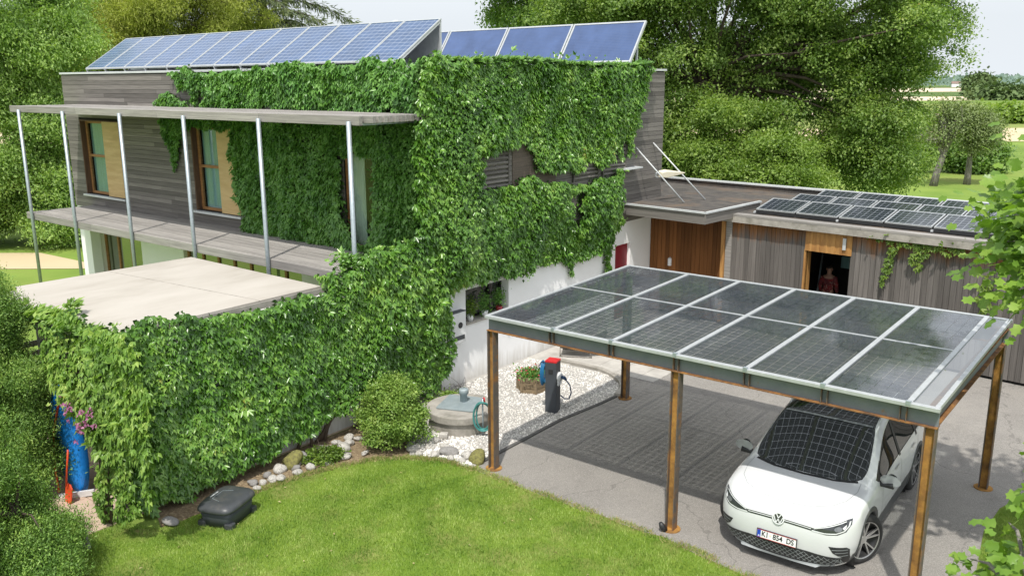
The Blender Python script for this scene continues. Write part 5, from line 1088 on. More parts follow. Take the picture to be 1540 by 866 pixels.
lc = empty('garden_lounger', 'low dark wicker lounge chair on pale slabs against the white wall', 'lounge chair', (-2.55, 6.6, .02), R(-62))
mb = MB(); mb.add([(-.3, -.5, .26), (.3, -.5, .26), (.3, .12, .20), (-.3, .12, .20), (.3, .62, .58), (-.3, .62, .58)], [(0, 1, 2, 3), (3, 2, 4, 5)]); o = mb.build('seat', 'wicker', lc); sd_ = o.modifiers.new('thick', 'SOLIDIFY'); sd_.thickness = .035
for sx in (-.31, .31):
    mb = MB(); mb.tube([(sx, -.5, 0), (sx, -.5, .27), (sx, .12, .21), (sx, .62, .6)], .014); mb.tube([(sx, .3, 0), (sx, .22, .28)], .014); mb.tube([(sx, -.5, .015), (sx, .3, .015)], .014); mb.build('leg_frame', 'bark_grey', lc, True)

inv = empty('wall_inverter', 'white wall box with round dial and dark label beside the creeper edge', 'inverter', (XR, 2.82, 1.42))
MB().box((.0, -.22, -.36), (.16, .26, .36)).build('housing', 'white_plastic', inv, bevel=.02, seg=3)
MB().lathe([(0, .162), (.07, .162), (.07, .172), (0, .172)], 24, (0, .06, .06), 'x').build('dial', 'black_plastic', inv)
MB().box((.158, -.16, -.28), (.166, .2, -.18)).build('label_plate', 'anthracite', inv); MB().lathe([(0, .16), (.025, .16), (.025, .17), (0, .17)], 14, (0, -.15, -.08), 'x').build('button', 'black_plastic', inv)
MB().box((.0, -.22, .362), (.165, .26, .375)).build('top_strip', 'anthracite', inv)
ib = empty('meter_box', 'smaller white box on the wall below the dialled box', 'meter box', (XR, 2.72, .78)); MB().box((0, -.12, -.18), (.09, .13, .18)).build('housing', 'white_plastic', ib, bevel=.015); MB().box((.088, -.08, -.1), (.094, .09, .12)).build('cover', 'white_trim', ib)
pots = [(3.46, 'white_plastic', 'bushy bright green plant in a white pot at the left of the window niche', .20, 'vine'), (3.98, 'white_plastic', 'dark leaved plant in a white pot in the middle of the window niche', .17, 'houseplant'), (4.52, 'terracotta', 'upright plant in a ruby red pot at the right of the window niche', .16, 'houseplant')]
for i, (y, mt, l_, s_, lm) in enumerate(pots):
    p = empty('potted_plant', l_, 'potted plant', (XR - .05, y, rw[2] + .014), 0, 'potted plants on the window ledge')
    MB().lathe([(0, 0), (.062, 0), (.085, .14), (.078, .14), (.06, .10), (0, .10)], 18).build('pot', mt, p, True, fix=True)
    rng = np.random.default_rng(100 + i); n = 420; P = rng.normal(size=(n, 3)) * np.array([.05, .085, .11]) + np.array([0, 0, .32 if i < 2 else .36]); g = rng.normal(size=(n, 3)); Lh = rng.uniform(.04, .075, n)
    leaves('leaves', P, g + np.array([0, 0, .2]), g[:, [1, 2, 0]] + np.array([.5, 0, .6]), Lh, Lh * .55, lm, p); MB().tube([(0, 0, .1), (.01, 0, .38)], .008).build('stem', 'stem', p)

# ------------------------------------------------------------------ robot mower garage
mg = empty('mower_shelter', 'charcoal plastic robot mower shelter standing on the lawn edge', 'mower shelter', (-2.2, -4.06, 0), R(-68))
def rloop(w_, d_, z, k=4.0, n=32):
    o = []
    for i in range(n):
        t = 2 * math.pi * i / n; c_, s_ = math.cos(t), math.sin(t); o.append((w_ * math.copysign(abs(c_) ** (2 / k), c_), d_ * math.copysign(abs(s_) ** (2 / k), s_), z))
    return o
def loft(loops, cap=True):
    n = len(loops[0]); mb = MB(); vs = [p for l in loops for p in l]; fs = []
    for i in range(len(loops) - 1):
        for j in range(n): fs.append((i * n + j, i * n + (j + 1) % n, (i + 1) * n + (j + 1) % n, (i + 1) * n + j))
    if cap: fs.append(tuple(range(n))[::-1]); fs.append(tuple((len(loops) - 1) * n + j for j in range(n)))
    return mb.add(vs, fs)
loft([rloop(.40, .30, .27, 5), rloop(.42, .33, .29, 5), rloop(.415, .325, .33, 5), rloop(.38, .29, .375, 5), rloop(.28, .2, .392, 5), rloop(.01, .01, .396, 5)]).build('lid', 'dark_grey_plastic', mg, True)
mb = loft([rloop(.345, .27, .02, 6), rloop(.355, .28, .16, 6), rloop(.375, .29, .275, 6)]); mb.build('housing', 'anthracite', mg, True)
mb = MB(); mb.box((-.26, -.295, .03), (.26, -.27, .20)); mb.build('front_flap', 'black_plastic', mg, bevel=.02); mb = MB(); mb.box((-.382, -.2, .03), (-.35, .2, .22)); mb.build('entry_opening', 'black_plastic', mg)
for x, y in ((-.3, -.24), (.3, -.24), (-.3, .24), (.3, .24)): MB().box((x - .06, y - .07, 0), (x + .06, y + .07, .10)).build('foot', 'dark_grey_plastic', mg, bevel=.015)
MB().box((-.10, -.23, .388), (.10, -.21, .392)).build('lettering_bar', 'white_trim', mg)
mb = MB(); mb.bar((-.2, .0, .394), (-.14, -.16, .394), .006, .006); mb.bar((.2, .0, .394), (.14, -.16, .394), .006, .006); mb.bar((-.14, -.16, .394), (.14, -.16, .394), .006, .006); mb.build('lid_groove', 'galv', mg)

# ------------------------------------------------------------------ car
M['paint'] = pmat('white_car_paint', (.70, .715, .725), (.69, .705, .715), .28, spec=.5, coat=1.0)
M['silver_trim'] = pmat('silver_trim', (.62, .64, .65), (.58, .60, .61), .3, .7)
M['lip_grey'] = pmat('lip_grey', (.30, .32, .33), (.26, .28, .29), .5)
M['tyre'] = pmat('tyre_rubber', (.022, .022, .023), (.032, .031, .030), .85, vs=20)
M['rim_dark'] = pmat('rim_black', (.015, .015, .016), (.02, .02, .02), .35)
M['rim_silver'] = pmat('rim_machined', (.60, .60, .60), (.52, .52, .52), .3, .8)
M['lamp_glass'] = glassmat('lamp_glass', base=.12, see=False, dark=(.16, .17, .18))
M['lamp_dark'] = pmat('lamp_dark', (.03, .033, .036), (.05, .055, .06), .15, coat=1)
M['lamp_white'] = pmat('lamp_reflector', (.75, .77, .78), (.70, .72, .73), .3, 0, coat=.3)
M['screen'] = glassmat('windscreen_glass', base=.22, see=False, dark=(.016, .019, .021))
M['plate'] = pmat('plate_white', (.80, .81, .80), (.78, .79, .78), .45); M['plate_blue'] = pmat('plate_blue', (.01, .06, .42), (.01, .05, .38), .45); M['ink'] = pmat('black_ink', (.012, .012, .012), (.015, .015, .015), .5)
CARLOC, CARROT = (5.29, .82, 0), R(1.7)
car = empty('parked_car', 'white electric car with black roof parked nose out under the carport', 'car', CARLOC, CARROT); car.scale = (1.08, 1.06, 1.06)
# control cage: rows front to back for the top (4 columns from centre outwards), then the side levels
rows = [
 [(0, -.80, .17), (.36, -.79, .17), (.66, -.70, .18), (.82, -.50, .20)],
 [(0, -.868, .33), (.36, -.85, .33), (.74, -.775, .34), (.915, -.53, .35)],
 [(0, -.89, .55), (.37, -.875, .55), (.78, -.80, .56), (.94, -.52, .57)],
 [(0, -.885, .745), (.37, -.865, .75), (.77, -.785, .77), (.93, -.48, .80)],
 [(0, -.825, .885), (.36, -.80, .90), (.73, -.71, .925), (.875, -.40, .935)],
 [(0, -.52, .965), (.36, -.50, .975), (.72, -.43, .995), (.865, -.21, .98)],
 [(0, -.20, 1.015), (.35, -.18, 1.025), (.73, -.11, 1.035), (.865, .02, 1.0)],
 [(0, .06, 1.06), (.40, .08, 1.06), (.805, .18, 1.045), (.875, .35, 1.01)],
 [(0, .54, 1.345), (.37, .56, 1.345), (.74, .64, 1.32), (.80, .78, 1.26)],
 [(0, 1.0, 1.59), (.35, 1.01, 1.59), (.665, 1.06, 1.565), (.725, 1.18, 1.50)],
 [(0, 1.65, 1.675), (.34, 1.65, 1.675), (.62, 1.65, 1.65), (.695, 1.65, 1.575)],
 [(0, 2.4, 1.665), (.33, 2.4, 1.665), (.60, 2.4, 1.64), (.68, 2.4, 1.565)],
 [(0, 3.0, 1.61), (.33, 3.0, 1.61), (.57, 3.0, 1.59), (.64, 2.98, 1.53)],
 [(0, 3.38, 1.55), (.31, 3.38, 1.54), (.50, 3.35, 1.515), (.57, 3.28, 1.46)],
 [(0, 3.64, 1.13), (.36, 3.63, 1.13), (.64, 3.57, 1.11), (.80, 3.44, 1.08)],
 [(0, 3.72, .95), (.40, 3.71, .95), (.72, 3.62, .95), (.88, 3.36, .95)],
 [(0, 3.76, .62), (.40, 3.75, .62), (.74, 3.65, .62), (.91, 3.36, .62)],
 [(0, 3.68, .25), (.40, 3.66, .25), (.72, 3.56, .25), (.86, 3.32, .27)]]
side_y = [[-.28, -.10, .20, .62, .98, 1.36, 1.75, 2.4, 2.94, 3.24]] * 4
side_x = [[.915, .925, .925, .915, .905, .90, .895, .895, .895, .88], [.925, .935, .94, .94, .94, .94, .94, .945, .945, .925], [.915, .93, .935, .935, .93, .93, .93, .94, .94, .92], [.85, .87, .88, .89, .89, .89, .89, .89, .88, .87]]
side_z = [[.845, .90, .945, .975, .99, 1.0, 1.01, 1.035, 1.06, 1.065], [.62, .68, .72, .74, .75, .76, .77, .80, .84, .84], [.38, .42, .46, .48, .48, .48, .48, .5, .5, .48], [.21, .22, .23, .23, .23, .23, .23, .24, .25, .27]]
bm = bmesh.new(); MI = {}
def gv(p):
    k = tuple(round(c, 5) for c in p)
    if k not in MI: MI[k] = bm.verts.new(k)
    return MI[k]
for sg in (1, -1):
    m_ = lambda p: (p[0] * sg, p[1], p[2])
    def quad(a, b, c, d, mi):
        f = bm.faces.new([gv(m_(q)) for q in ((a, b, c, d) if sg > 0 else (d, c, b, a))]); f.material_index = mi
    for i in range(len(rows) - 1):
        for j in range(3):
            mi = 0
            if i in (7, 8) and j < 2: mi = 1
            elif 9 <= i <= 12 and j < 2: mi = 2
            elif i == 13 and j < 2: mi = 4
            quad(rows[i][j], rows[i][j + 1], rows[i + 1][j + 1], rows[i + 1][j], mi)
    # side grid: column 0 = front boundary (rows 3..0 outer point), then stations, last = rear boundary
    G_ = [[rows[4 + s][3] for s in range(10)]]
    for l in range(4): G_.append([(side_x[l][s], side_y[l][s], side_z[l][s]) for s in range(10)])
    fr_ = [rows[4][3]] + [rows[3 - l][3] for l in range(4)]; re_ = [rows[13][3]] + [rows[14 + l][3] for l in range(4)]
    for l in range(4):
        for s in range(9):
            mi = 3 if l == 0 and s >= 3 else (5 if l == 3 else 0)
            quad(G_[l][s], G_[l + 1][s], G_[l + 1][s + 1], G_[l][s + 1], mi)
        if l == 0:
            bm.faces.new([gv(m_(q)) for q in ((fr_[0], fr_[1], G_[1][0]) if sg > 0 else (G_[1][0], fr_[1], fr_[0]))])
            bm.faces.new([gv(m_(q)) for q in ((re_[0], G_[1][9], re_[1]) if sg > 0 else (re_[1], G_[1][9], re_[0]))])
        else:
            quad(fr_[l], fr_[l + 1], G_[l + 1][0], G_[l][0], 5 if l == 3 else 0); quad(G_[l][9], G_[l + 1][9], re_[l + 1], re_[l], 5 if l == 3 else 0)
bmesh.ops.recalc_face_normals(bm, faces=bm.faces)
cl_ = bm.edges.layers.float.new('crease_edge')
for e in bm.edges:
    ms = {f.material_index for f in e.link_faces}
    if len(ms) == 2 and ms & {1, 2, 3, 4}: e[cl_] = .85 if 1 in ms else .4
cage = bpy.data.meshes.new('cage'); bm.to_mesh(cage); bm.free(); tmp = bpy.data.objects.new('cage', cage); col.objects.link(tmp)
ss = tmp.modifiers.new('s', 'SUBSURF'); ss.levels = 4; ss.render_levels = 4
dg = bpy.context.evaluated_depsgraph_get(); me = bpy.data.meshes.new_from_object(tmp.evaluated_get(dg)); bpy.data.objects.remove(tmp)
vn = np.array([v.normal for v in me.vertices]); vc = np.array([v.co for v in me.vertices]); fcs = [tuple(p.vertices) for p in me.polygons]; fmi = [p.material_index for p in me.polygons]
bvh = BVHTree.FromPolygons([tuple(v) for v in vc], fcs)
# wheel arches
WR = .415; wc = [(0, .36), (2.77, .36)]
keepf = []
for f, mi in zip(fcs, fmi):
    c = vc[list(f)].mean(0); cut = False
    for wy, wz in wc:
        if abs(c[0]) > .55 and math.hypot(c[1] - wy, c[2] - wz) < WR and (mi in (0, 5)) and c[2] < .95: cut = True
    keepf.append(not cut)
cutv = {v for f, k in zip(fcs, keepf) if not k for v in f} & {v for f, k in zip(fcs, keepf) if k for v in f}
for v in cutv:
    for wy, wz in wc:
        d = math.hypot(vc[v][1] - wy, vc[v][2] - wz)
        if d < WR + .06 and d > .2: vc[v][1] = wy + (vc[v][1] - wy) * WR / d; vc[v][2] = wz + (vc[v][2] - wz) * WR / d; break
def submesh(name, sel, mat, parent, inset_=0.0):
    used = sorted({v for i, f in enumerate(fcs) if sel(i) and keepf[i] for v in f}); mp = {v: k for k, v in enumerate(used)}
    mb = MB(); mb.v = [tuple(vc[v] - vn[v] * inset_) for v in used]; mb.f = [tuple(mp[v] for v in f) for i, f in enumerate(fcs) if sel(i) and keepf[i]]
    return mb.build(name, mat, parent, True)
body = submesh('body', lambda i: fmi[i] == 0, 'paint', car)
submesh('windscreen', lambda i: fmi[i] == 1, 'screen', car, .004)
submesh('roof_glass', lambda i: fmi[i] == 2, 'screen', car, .002)
submesh('rear_window', lambda i: fmi[i] == 4, 'glass_dark', car)
submesh('side_window', lambda i: fmi[i] == 3 and vc[fcs[i][0]][0] > 0, 'glass_dark', car, .006); submesh('side_window', lambda i: fmi[i] == 3 and vc[fcs[i][0]][0] <= 0, 'glass_dark', car, .006)
for sg in (1, -1): submesh('sill_trim', lambda i: fmi[i] == 5 and vc[fcs[i][0]][0] * sg > 0, 'dark_grey_plastic', car)
MB().box((-.66, -.70, .18), (.66, 3.55, .62)).build('underbody', 'black_plastic', car); MB().box((-.80, .45, .2), (.80, 2.3, .7)).build('floor_pan', 'black_plastic', car)
MB().box((-.60, -.2, .62), (.60, 3.3, .95)).build('cabin_floor', 'black_plastic', car)
def patch(name, poly, mat, parent, view='front', offs=.005, step=.03, both=False):
    """a thin panel lying on the body: outline given in the front (x,z), top (x,y) or side (y,z) view"""
    pts = []
    n = len(poly)
    for i in range(n):
        a_, b_ = V(poly[i]), V(poly[(i + 1) % n]); k = max(1, int((b_ - a_).length / step))
        pts += [a_.lerp(b_, j / k) for j in range(k)]
    nb = len(pts); arr_ = np.array([tuple(p) for p in pts]); lo, hi = arr_.min(0), arr_.max(0)
    gx, gy = np.meshgrid(np.arange(lo[0] + step / 2, hi[0], step), np.arange(lo[1] + step / 2, hi[1], step)); q = np.c_[gx.ravel(), gy.ravel()]
    if len(q):
        q = q[inpoly(q, [tuple(p) for p in pts])]
        q = [V(p) for p in q if min((V(p) - b_).length for b_ in pts) > step * .45]
    vs, _, fs, _, _, _ = delaunay_2d_cdt(pts + list(q), [(i, (i + 1) % nb) for i in range(nb)], [list(range(nb))], 1, 1e-6)
    for sg in ((1, -1) if both else (1,)):
        V3 = []; ok = True
        for v in vs:
            if view == 'front': o_, d_ = V((v[0] * sg, -2, v[1])), V((0, 1, 0))
            elif view == 'top': o_, d_ = V((v[0] * sg, v[1], 3)), V((0, 0, -1))
            else: o_, d_ = V((sg * 2, v[0], v[1])), V((-sg, 0, 0))
            h, nn, _, _ = bvh.ray_cast(o_, d_)
            if h is None: h = o_ + d_ * 1.2; nn = -d_
            if nn.dot(d_) > 0: nn = -nn
            V3.append(h + nn * offs)
        mb = MB(); ff = [tuple(f) if sg > 0 else tuple(f)[::-1] for f in fs]; mb.add(V3, ff); o = mb.build(name, mat, parent, True)
        if view != 'front' and view != 'side': pass
    return o
def ribbon(name, line, w_, mat, parent, view, offs=.004, both=False):
    L_, R_ = [], []
    for i, p in enumerate(line):
        a_ = V(line[max(i - 1, 0)]); b_ = V(line[min(i + 1, len(line) - 1)]); d = (b_ - a_).normalized(); n_ = V((-d.y, d.x)); L_.append(V(p) + n_ * w_ / 2); R_.append(V(p) - n_ * w_ / 2)
    return patch(name, [tuple(p) for p in L_] + [tuple(p) for p in R_[::-1]], mat, parent, view, offs, .04, both)
# front details
patch('grille', [(-.86, .34), (-.64, .365), (-.40, .395), (0, .405), (.40, .395), (.64, .365), (.86, .34), (.82, .235), (.5, .198), (0, .188), (-.5, .198), (-.82, .235)], 'black_plastic', car, offs=.004)
for sgn in (1, -1):
    for k in range(-6, 24):
        x_ = -.72 + k * .07; ln = [(x_ * sgn, .225), ((x_ + .18) * sgn, .395)]
        ln = [(max(-.79, min(.79, ln[0][0])), ln[0][1]), (max(-.79, min(.79, ln[1][0])), ln[1][1])]
        pts_ = [tuple(V(ln[0]).lerp(V(ln[1]), t)) for t in np.linspace(0, 1, 9)]
        lim = lambda x: .395 - .065 * (abs(x) / .78) ** 1.6
        pts_ = [p for p in pts_ if p[1] < lim(p[0]) and abs(p[0]) < .79]
        if len(pts_) > 2: ribbon('grille_bar', pts_, .008, 'lip_grey', car, 'front', .009)
ribbon('lower_lip', [(-.70, .212), (-.5, .192), (-.25, .182), (0, .18), (.25, .182), (.5, .192), (.70, .212)], .035, 'lip_grey', car, 'front', .008)
patch('air_vent', [(.64, .525), (.83, .515), (.86, .48), (.855, .33), (.81, .335), (.69, .43)], 'black_plastic', car, offs=.004, both=True)
for z_ in (.39, .435, .48): ribbon('vent_slat', [(.75 - (z_ - .39) * .8, z_), (.79, z_), (.84, z_)], .010, 'lip_grey', car, 'front', .010, True)
hl = [(.38, .722), (.50, .757), (.66, .815), (.80, .872), (.842, .875), (.848, .81), (.81, .73), (.73, .692), (.60, .680), (.46, .698)]
patch('headlight', hl, 'lamp_dark', car, offs=.004, step=.02, both=True)
hd = [o for o in car.children if o.name.startswith('headlight')]
for o_, sg in zip(hd, (1, -1)):
    ribbon('light_strip', [(sg * x, z) for x, z in ((.43, .708), (.58, .697), (.71, .708), (.79, .742), (.825, .80), (.826, .85))], .014, 'lamp_white', o_, 'front', .008)
    ribbon('light_strip', [(sg * x, z) for x, z in ((.45, .735), (.62, .788), (.79, .852))], .010, 'lamp_white', o_, 'front', .008)
    patch('projector', [(sg * (.725 + .042 * math.cos(t)), .765 + .032 * math.sin(t)) for t in np.linspace(0, 6.283, 13)[:-1]], 'lamp_glass', o_, 'front', .010, .03)
    patch('reflector', [(sg * x, z) for x, z in ((.765, .78), (.80, .82), (.80, .78), (.785, .755))], 'lamp_white', o_, 'front', .009, .03)
ribbon('light_bar', [(x, .742 - .02 * (abs(x) / .42) ** 2) for x in np.linspace(-.43, .43, 17)], .040, 'lamp_dark', car, 'front', .004)
ribbon('light_bar_strip', [(x, .747 - .02 * (abs(x) / .42) ** 2) for x in np.linspace(-.42, .42, 17)], .009, 'lamp_white', car, 'front', .009)
# round emblem: ring and two letter strokes
bz = .752; h_, n_, _, _ = bvh.ray_cast(V((0, -2, bz)), V((0, 1, 0))); n_ = n_ if n_.y < 0 else -n_
em = empty('emblem', None, None, (0, 0, 0)); em.parent = car; del_ = 0
em.matrix_local = Matrix.Translation(h_ + n_ * .006) @ (V((0, -1, .22)).normalized().to_track_quat('Z', 'Y')).to_matrix().to_4x4()
MB().lathe([(0, 0), (.078, 0), (.078, .008), (0, .008)], 32).build('disc', 'lamp_dark', em)
MB().lathe([(.066, .004), (.080, .004), (.080, .013), (.066, .013)], 36, close=True).build('ring', 'lamp_white', em, fix=True)
def stroke(mb, a_, b_, w_=.011): mb.bar((a_[0], a_[1], .010), (b_[0], b_[1], .010), w_, .006)
mb = MB(); stroke(mb, (-.034, .062), (0, .006)); stroke(mb, (0, .006), (.034, .062))
for a_, b_ in (((-.062, .030), (-.026, -.062)), ((-.026, -.062), (0, -.006)), ((0, -.006), (.026, -.062)), ((.026, -.062), (.062, .030))): stroke(mb, a_, b_)
mb.build('letters', 'lamp_white', em)
# number plate
h_, n_, _, _ = bvh.ray_cast(V((0, -2, .46)), V((0, 1, 0)))
pn = MB().box((-.27, -.018, -.063), (.27, 0, .063)).build('number_plate', 'black_plastic', car, bevel=.004); pn.location = (0, h_.y - .012, .475); pn.rotation_euler = (R(-6), 0, 0)
MB().box((-.26, -.021, -.054), (.26, -.0185, .054)).build('plate_face', 'plate', pn); MB().box((-.258, -.0228, -.052), (-.212, -.0212, .052)).build('country_band', 'plate_blue', pn)
for zz_ in (-.053, .053): MB().box((-.26, -.0226, zz_ - .003), (.26, -.0212, zz_ + .003)).build('border', pmat('plate_red', (.5, .03, .03), (.45, .03, .03), .5), pn)
def text(body_, size, loc, mat, parent, sx=1.0):
    cu = bpy.data.curves.new('t', 'FONT'); cu.body = body_; cu.size = size; cu.align_x = 'LEFT'; cu.align_y = 'CENTER'; cu.extrude = .0006; cu.offset = .0022
    o = bpy.data.objects.new('t', cu); col.objects.link(o); bpy.context.view_layer.update()
    m_ = bpy.data.meshes.new_from_object(o.evaluated_get(bpy.context.evaluated_depsgraph_get())); bpy.data.objects.remove(o); m_.materials.clear(); m_.materials.append(M[mat])
    q = bpy.data.objects.new('lettering', m_); link(q, parent); q.location = loc; q.rotation_euler = (R(90), 0, 0); q.scale = (sx, 1, 1); return q
text('K', .104, (-.20, -.0222, 0), 'ink', pn, .80); text('I', .104, (-.135, -.0222, 0), 'ink', pn, .80); text('854', .104, (-.048, -.0222, 0), 'ink', pn, .84); text('DS', .104, (.132, -.0222, 0), 'ink', pn, .80); text('A', .03, (-.244, -.0234, -.032), 'plate', pn)
MB().prism([(-.018, .02), (.018, .02), (.018, -.004), (0, -.024), (-.018, -.004)], 0, .001).build('crest', 'red_cap', pn)
cr_ = [o for o in pn.children if o.name.startswith('crest')][0]; cr_.location = (-.082, -.0216, 0); cr_.rotation_euler = (R(90), 0, 0); cr_.scale = (.75, .75, 1); cr_.data.materials.clear(); cr_.data.materials.append(M['cream'])
# shut lines
ribbon('bonnet_gap', [(-.74, .16), (-.755, -.05), (-.70, -.34), (-.58, -.52), (-.36, -.64), (0, -.69), (.36, -.64), (.58, -.52), (.70, -.34), (.755, -.05), (.74, .16)], .006, 'lip_grey', car, 'top', .0025)
ribbon('cowl', [(-.70, .165), (-.4, .065), (0, .035), (.4, .065), (.70, .165)], .045, 'black_plastic', car, 'top', .004)
ribbon('roof_header', [(-.62, 1.05), (-.35, 1.015), (0, 1.0), (.35, 1.015), (.62, 1.05)], .035, 'lip_grey', car, 'top', .006)
for yy in (.62, 1.66, 2.62):
    ln = [(yy + (.10 if yy == 2.62 else 0), .95), (yy, .75), (yy, .5), (yy + (-.1 if yy == 2.62 else 0.03), .28)]
    ribbon('door_gap', ln, .007, 'rim_dark', car, 'side', .002, True)
for yy in (1.30, 2.28): patch('door_handle', [(yy, .885), (yy + .22, .895), (yy + .22, .925), (yy, .915)], 'silver_trim', car, 'side', .012, .05, True)
for yy in (1.60, 2.58): patch('window_pillar', [(yy, .99), (yy + .09, .995), (yy + .02, 1.56), (yy - .05, 1.56)], 'black_plastic', car, 'side', .001, .05, True)
for sg in (1, -1):
    MB().tube([(sg * .655, 1.28, 1.575), (sg * .65, 1.5, 1.655), (sg * .645, 2.2, 1.675), (sg * .63, 2.9, 1.64), (sg * .61, 3.15, 1.585)], [.010, .018, .018, .018, .010], 8).build('roof_rail', 'silver_trim', car, True)
    ribbon('roof_arch', [(sg * x, y) for x, y in ((.79, .72), (.735, 1.0), (.685, 1.3), (.66, 1.75), (.655, 2.4), (.635, 3.0))], .05, 'silver_trim', car, 'top', .003)
    mir = loft([[(x * s_, y_, z * s_ ) for x, y_, z in [(math.cos(t) * .135, 0, math.sin(t) * .085) for t in np.linspace(0, 6.283, 21)[:-1]]] for s_, y_ in ((.15, -.10), (.55, -.088), (.85, -.05), (1.0, .0), (1.0, .07), (.93, .085))])
    mo = mir.build('mirror', 'paint', car, True); mo.location = (sg * 1.035, .50, 1.055)
    MB().tube([(-sg * .24, .05, -.10), (-sg * .10, .03, -.085), (sg * .04, .02, -.07)], [.04, .04, .05], 10).build('mirror_foot', 'black_plastic', mo, True)
    MB().lathe([(0, 0), (.07, 0), (.07, .004), (0, .004)], 20, (0, .084, 0), 'y').build('mirror_glass', 'glass_dark', mo)
for wy, wz in wc:   # arch trims
    for sg in (1, -1):
        n = 28; vs = []; fs = []
        for i in range(n + 1):
            t = R(-14) + R(208) * i / n; cy, cz = math.cos(t), math.sin(t)
            for rr, dx in ((WR - .035, -.06), (WR - .03, .0), (WR + .0, .012), (WR + .042, .006), (WR + .05, -.01)):
                p = V((sg * 2, wy + cy * max(rr, WR + .012), wz + cz * max(rr, WR + .012))); h, nn, _, _ = bvh.ray_cast(p, V((-sg, 0, 0)))
                x_ = abs(h.x) if h is not None and abs(h.x) > .7 else .9
                vs.append((sg * (x_ + dx), wy + cy * rr, wz + cz * rr))
        for i in range(n):
            for j in range(4): fs.append((i * 5 + j, i * 5 + 5 + j, i * 5 + 6 + j, i * 5 + 1 + j))
        MB().add(vs, fs).build('arch_trim', 'dark_grey_plastic', car, True, fix=True)
        MB().lathe([(.0, .52 * sg), (.40, .52 * sg), (.41, .86 * sg)], 24, (0, wy, wz), 'x', False, False).build('wheel_housing', 'black_plastic', car)
def wheel(x, y, steer):
    wt = empty('wheel', None, None, (x, y, .36), steer); wt.parent = car; sg = 1 if x > 0 else -1
    MB().lathe([(.255, -.11), (.30, -.117), (.342, -.10), (.36, -.065), (.362, 0), (.36, .065), (.342, .10), (.30, .117), (.255, .11)], 40, axis='x', close=True).build('tyre', 'tyre', wt, True, fix=True)
    MB().lathe([(0, .02 * sg), (.20, .03 * sg), (.25, .065 * sg), (.262, .112 * sg), (.268, .112 * sg), (.268, -.1 * sg)], 36, axis='x', cap=False).build('rim', 'rim_dark', wt, True)
    mb = MB(); mb2 = MB()
    for k in range(5):
        a_ = 2 * math.pi * k / 5 + .3
        for da, wd in ((-.20, .020), (.20, .020)):
            p0 = V((.082 * sg, .05 * math.cos(a_ + da * .4), .05 * math.sin(a_ + da * .4))); p1 = V((.100 * sg, .258 * math.cos(a_ + da), .258 * math.sin(a_ + da)))
            mb.bar(p0, p1, wd, .02, (sg, 0, 0))
        p0 = V((.06 * sg, .05 * math.cos(a_), .05 * math.sin(a_))); p1 = V((.075 * sg, .25 * math.cos(a_), .25 * math.sin(a_))); mb2.bar(p0, p1, .10, .015, (sg, 0, 0))
    mb.lathe([(0, .09 * sg), (.055, .09 * sg), (.062, .07 * sg)], 20, axis='x'); mb.lathe([(.252, .108 * sg), (.266, .114 * sg), (.266, .10 * sg)], 40, axis='x', cap=False)
    mb.build('spokes', 'rim_silver', wt); mb2.build('aero_insert', 'rim_dark', wt)
ST = R(-27)
for x in (.81, -.81): wheel(x, 0, ST); wheel(x, 2.77, 0)
MB().box((-.62, .9, .95), (.62, 1.0, 1.05)).build('dashboard', 'black_plastic', car)
# ------------------------------------------------------------------ person in the barn doorway
M['skin'] = pmat('skin', (.52, .30, .21), (.48, .27, .19), .55); M['hair'] = pmat('dark_hair', (.03, .02, .016), (.045, .03, .02), .5, vs=20)
M['shirt'] = pmat('patterned_red_shirt', (.26, .028, .03), (.15, .03, .035), .85, vs=9, lo=.47, hi=.53, c3=(.55, .45, .35), s3=22, lo3=.6, hi3=.64)
M['trousers'] = pmat('dark_trousers', (.04, .045, .06), (.03, .035, .045), .9)
per = empty('person', 'person in a patterned red shirt standing inside the dark barn doorway', 'person', (1.42, 13.2, -.02), R(185))
def skin(name, verts, edges, mat, parent, lvl=2):
    me = bpy.data.meshes.new(name); me.from_pydata([v[:3] for v in verts], edges, []); o = bpy.data.objects.new(name, me); col.objects.link(o)
    o.modifiers.new('skin', 'SKIN'); s2 = o.modifiers.new('sub', 'SUBSURF'); s2.levels = lvl; s2.render_levels = lvl
    for i, v in enumerate(verts): me.skin_vertices[0].data[i].radius = (v[3], v[4] if len(v) > 4 else v[3]); me.skin_vertices[0].data[i].use_root = (i == 0)
    m2 = bpy.data.meshes.new_from_object(o.evaluated_get(bpy.context.evaluated_depsgraph_get())); bpy.data.objects.remove(o); m2.materials.clear(); m2.materials.append(M[mat]); m2.polygons.foreach_set('use_smooth', [True] * len(m2.polygons))
    q = bpy.data.objects.new(name, m2); return link(q, parent)
bpy.context.view_layer.update()
vs = [(0, 0, .95, .15, .11), (0, 0, 1.12, .14, .10), (0, -.01, 1.32, .165, .115), (0, 0, 1.44, .11, .085), (0, -.01, 1.52, .055), (0, -.02, 1.60, .075, .085), (0, -.015, 1.68, .078, .098), (0, -.005, 1.74, .06, .075)]
ed = [(i, i + 1) for i in range(7)]
for sg in (1, -1):
    b_ = len(vs); vs += [(sg * .17, 0, 1.41, .06), (sg * .23, .02, 1.18, .047), (sg * .22, -.12, .99, .038), (sg * .16, -.24, 1.02, .028), (sg * .13, -.30, 1.03, .030)]; ed += [(3, b_)] + [(b_ + i, b_ + i + 1) for i in range(4)]
    b_ = len(vs); vs += [(sg * .095, 0, .86, .095), (sg * .10, -.01, .50, .062), (sg * .10, .02, .12, .042), (sg * .105, -.06, .05, .042), (sg * .11, -.15, .035, .035)]; ed += [(0, b_)] + [(b_ + i, b_ + i + 1) for i in range(4)]
pb = skin('body', vs, ed, 'skin', per)
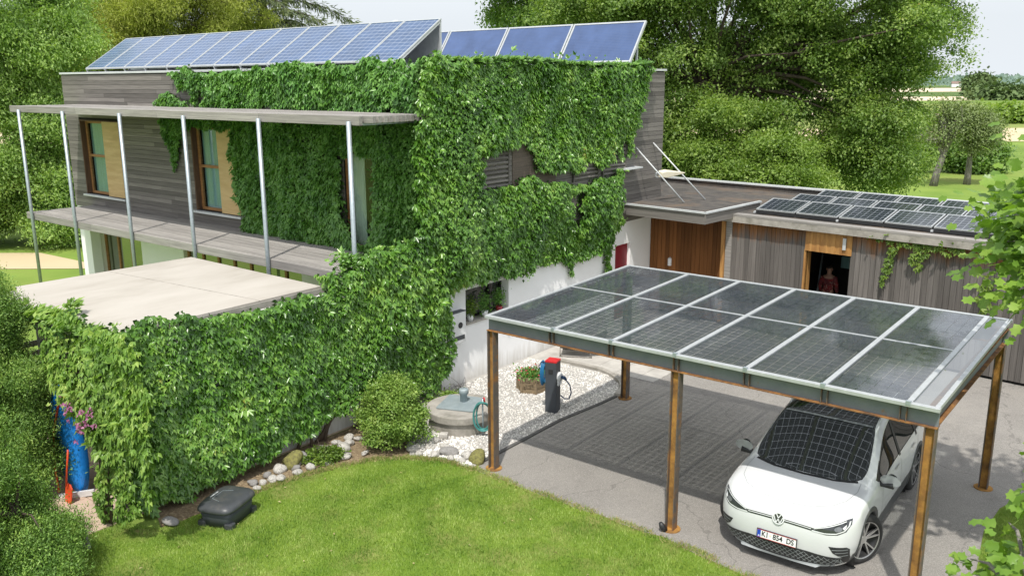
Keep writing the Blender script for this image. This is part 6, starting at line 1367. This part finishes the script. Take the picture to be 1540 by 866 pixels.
for sg in (1, -1):
    for k in range(4):
        x_ = sg * (.10 + .019 * k); skin('finger', [(x_ + sg * .01, -.31, 1.03, .010), (x_, -.355, 1.025, .009), (x_ - sg * .01, -.385 + .008 * abs(k - 1.5), 1.0, .007)], [(0, 1), (1, 2)], 'skin', pb, 1)
    skin('thumb', [(sg * .11, -.28, 1.05, .011), (sg * .085, -.31, 1.065, .010), (sg * .08, -.335, 1.06, .008)], [(0, 1), (1, 2)], 'skin', pb, 1)
def ell(name, c, r_, mat, parent):
    bm = bmesh.new(); bmesh.ops.create_uvsphere(bm, u_segments=14, v_segments=10, radius=1); me = bpy.data.meshes.new(name)
    for v in bm.verts: v.co = V((c[0] + v.co.x * r_[0], c[1] + v.co.y * r_[1], c[2] + v.co.z * r_[2]))
    bm.to_mesh(me); bm.free(); me.materials.append(M[mat]); me.polygons.foreach_set('use_smooth', [True] * len(me.polygons)); o = bpy.data.objects.new(name, me); return link(o, parent)
ell('nose', (0, -.112, 1.645), (.013, .022, .020), 'skin', pb); ell('mouth', (0, -.100, 1.605), (.024, .008, .007), 'terracotta', pb)
for sg in (1, -1): ell('eye', (sg * .032, -.098, 1.672), (.012, .008, .007), 'white_plastic', pb); ell('iris', (sg * .032, -.106, 1.672), (.006, .003, .006), 'hair', pb); ell('ear', (sg * .08, 0, 1.655), (.012, .022, .032), 'skin', pb)
skin('hair', [(0, .01, 1.70, .088, .105), (0, .02, 1.745, .072, .09), (0, .03, 1.775, .04, .05)], [(0, 1), (1, 2)], 'hair', pb); ell('hair_bun', (0, .12, 1.73), (.045, .04, .045), 'hair', pb)
sv = [(0, 0, .93, .165, .125), (0, 0, 1.12, .155, .115), (0, -.01, 1.32, .18, .13), (0, 0, 1.43, .125, .10)]; se = [(0, 1), (1, 2), (2, 3)]
for sg in (1, -1): b_ = len(sv); sv += [(sg * .175, 0, 1.41, .075), (sg * .232, .02, 1.18, .062), (sg * .222, -.10, 1.0, .052)]; se += [(3, b_), (b_, b_ + 1), (b_ + 1, b_ + 2)]
skin('shirt', sv, se, 'shirt', pb)
tv = [(0, 0, .97, .16, .12)]; te = []
for sg in (1, -1): b_ = len(tv); tv += [(sg * .095, 0, .84, .105), (sg * .10, -.01, .50, .075), (sg * .10, .02, .14, .06)]; te += [(0, b_), (b_, b_ + 1), (b_ + 1, b_ + 2)]
skin('trousers', tv, te, 'trousers', pb)
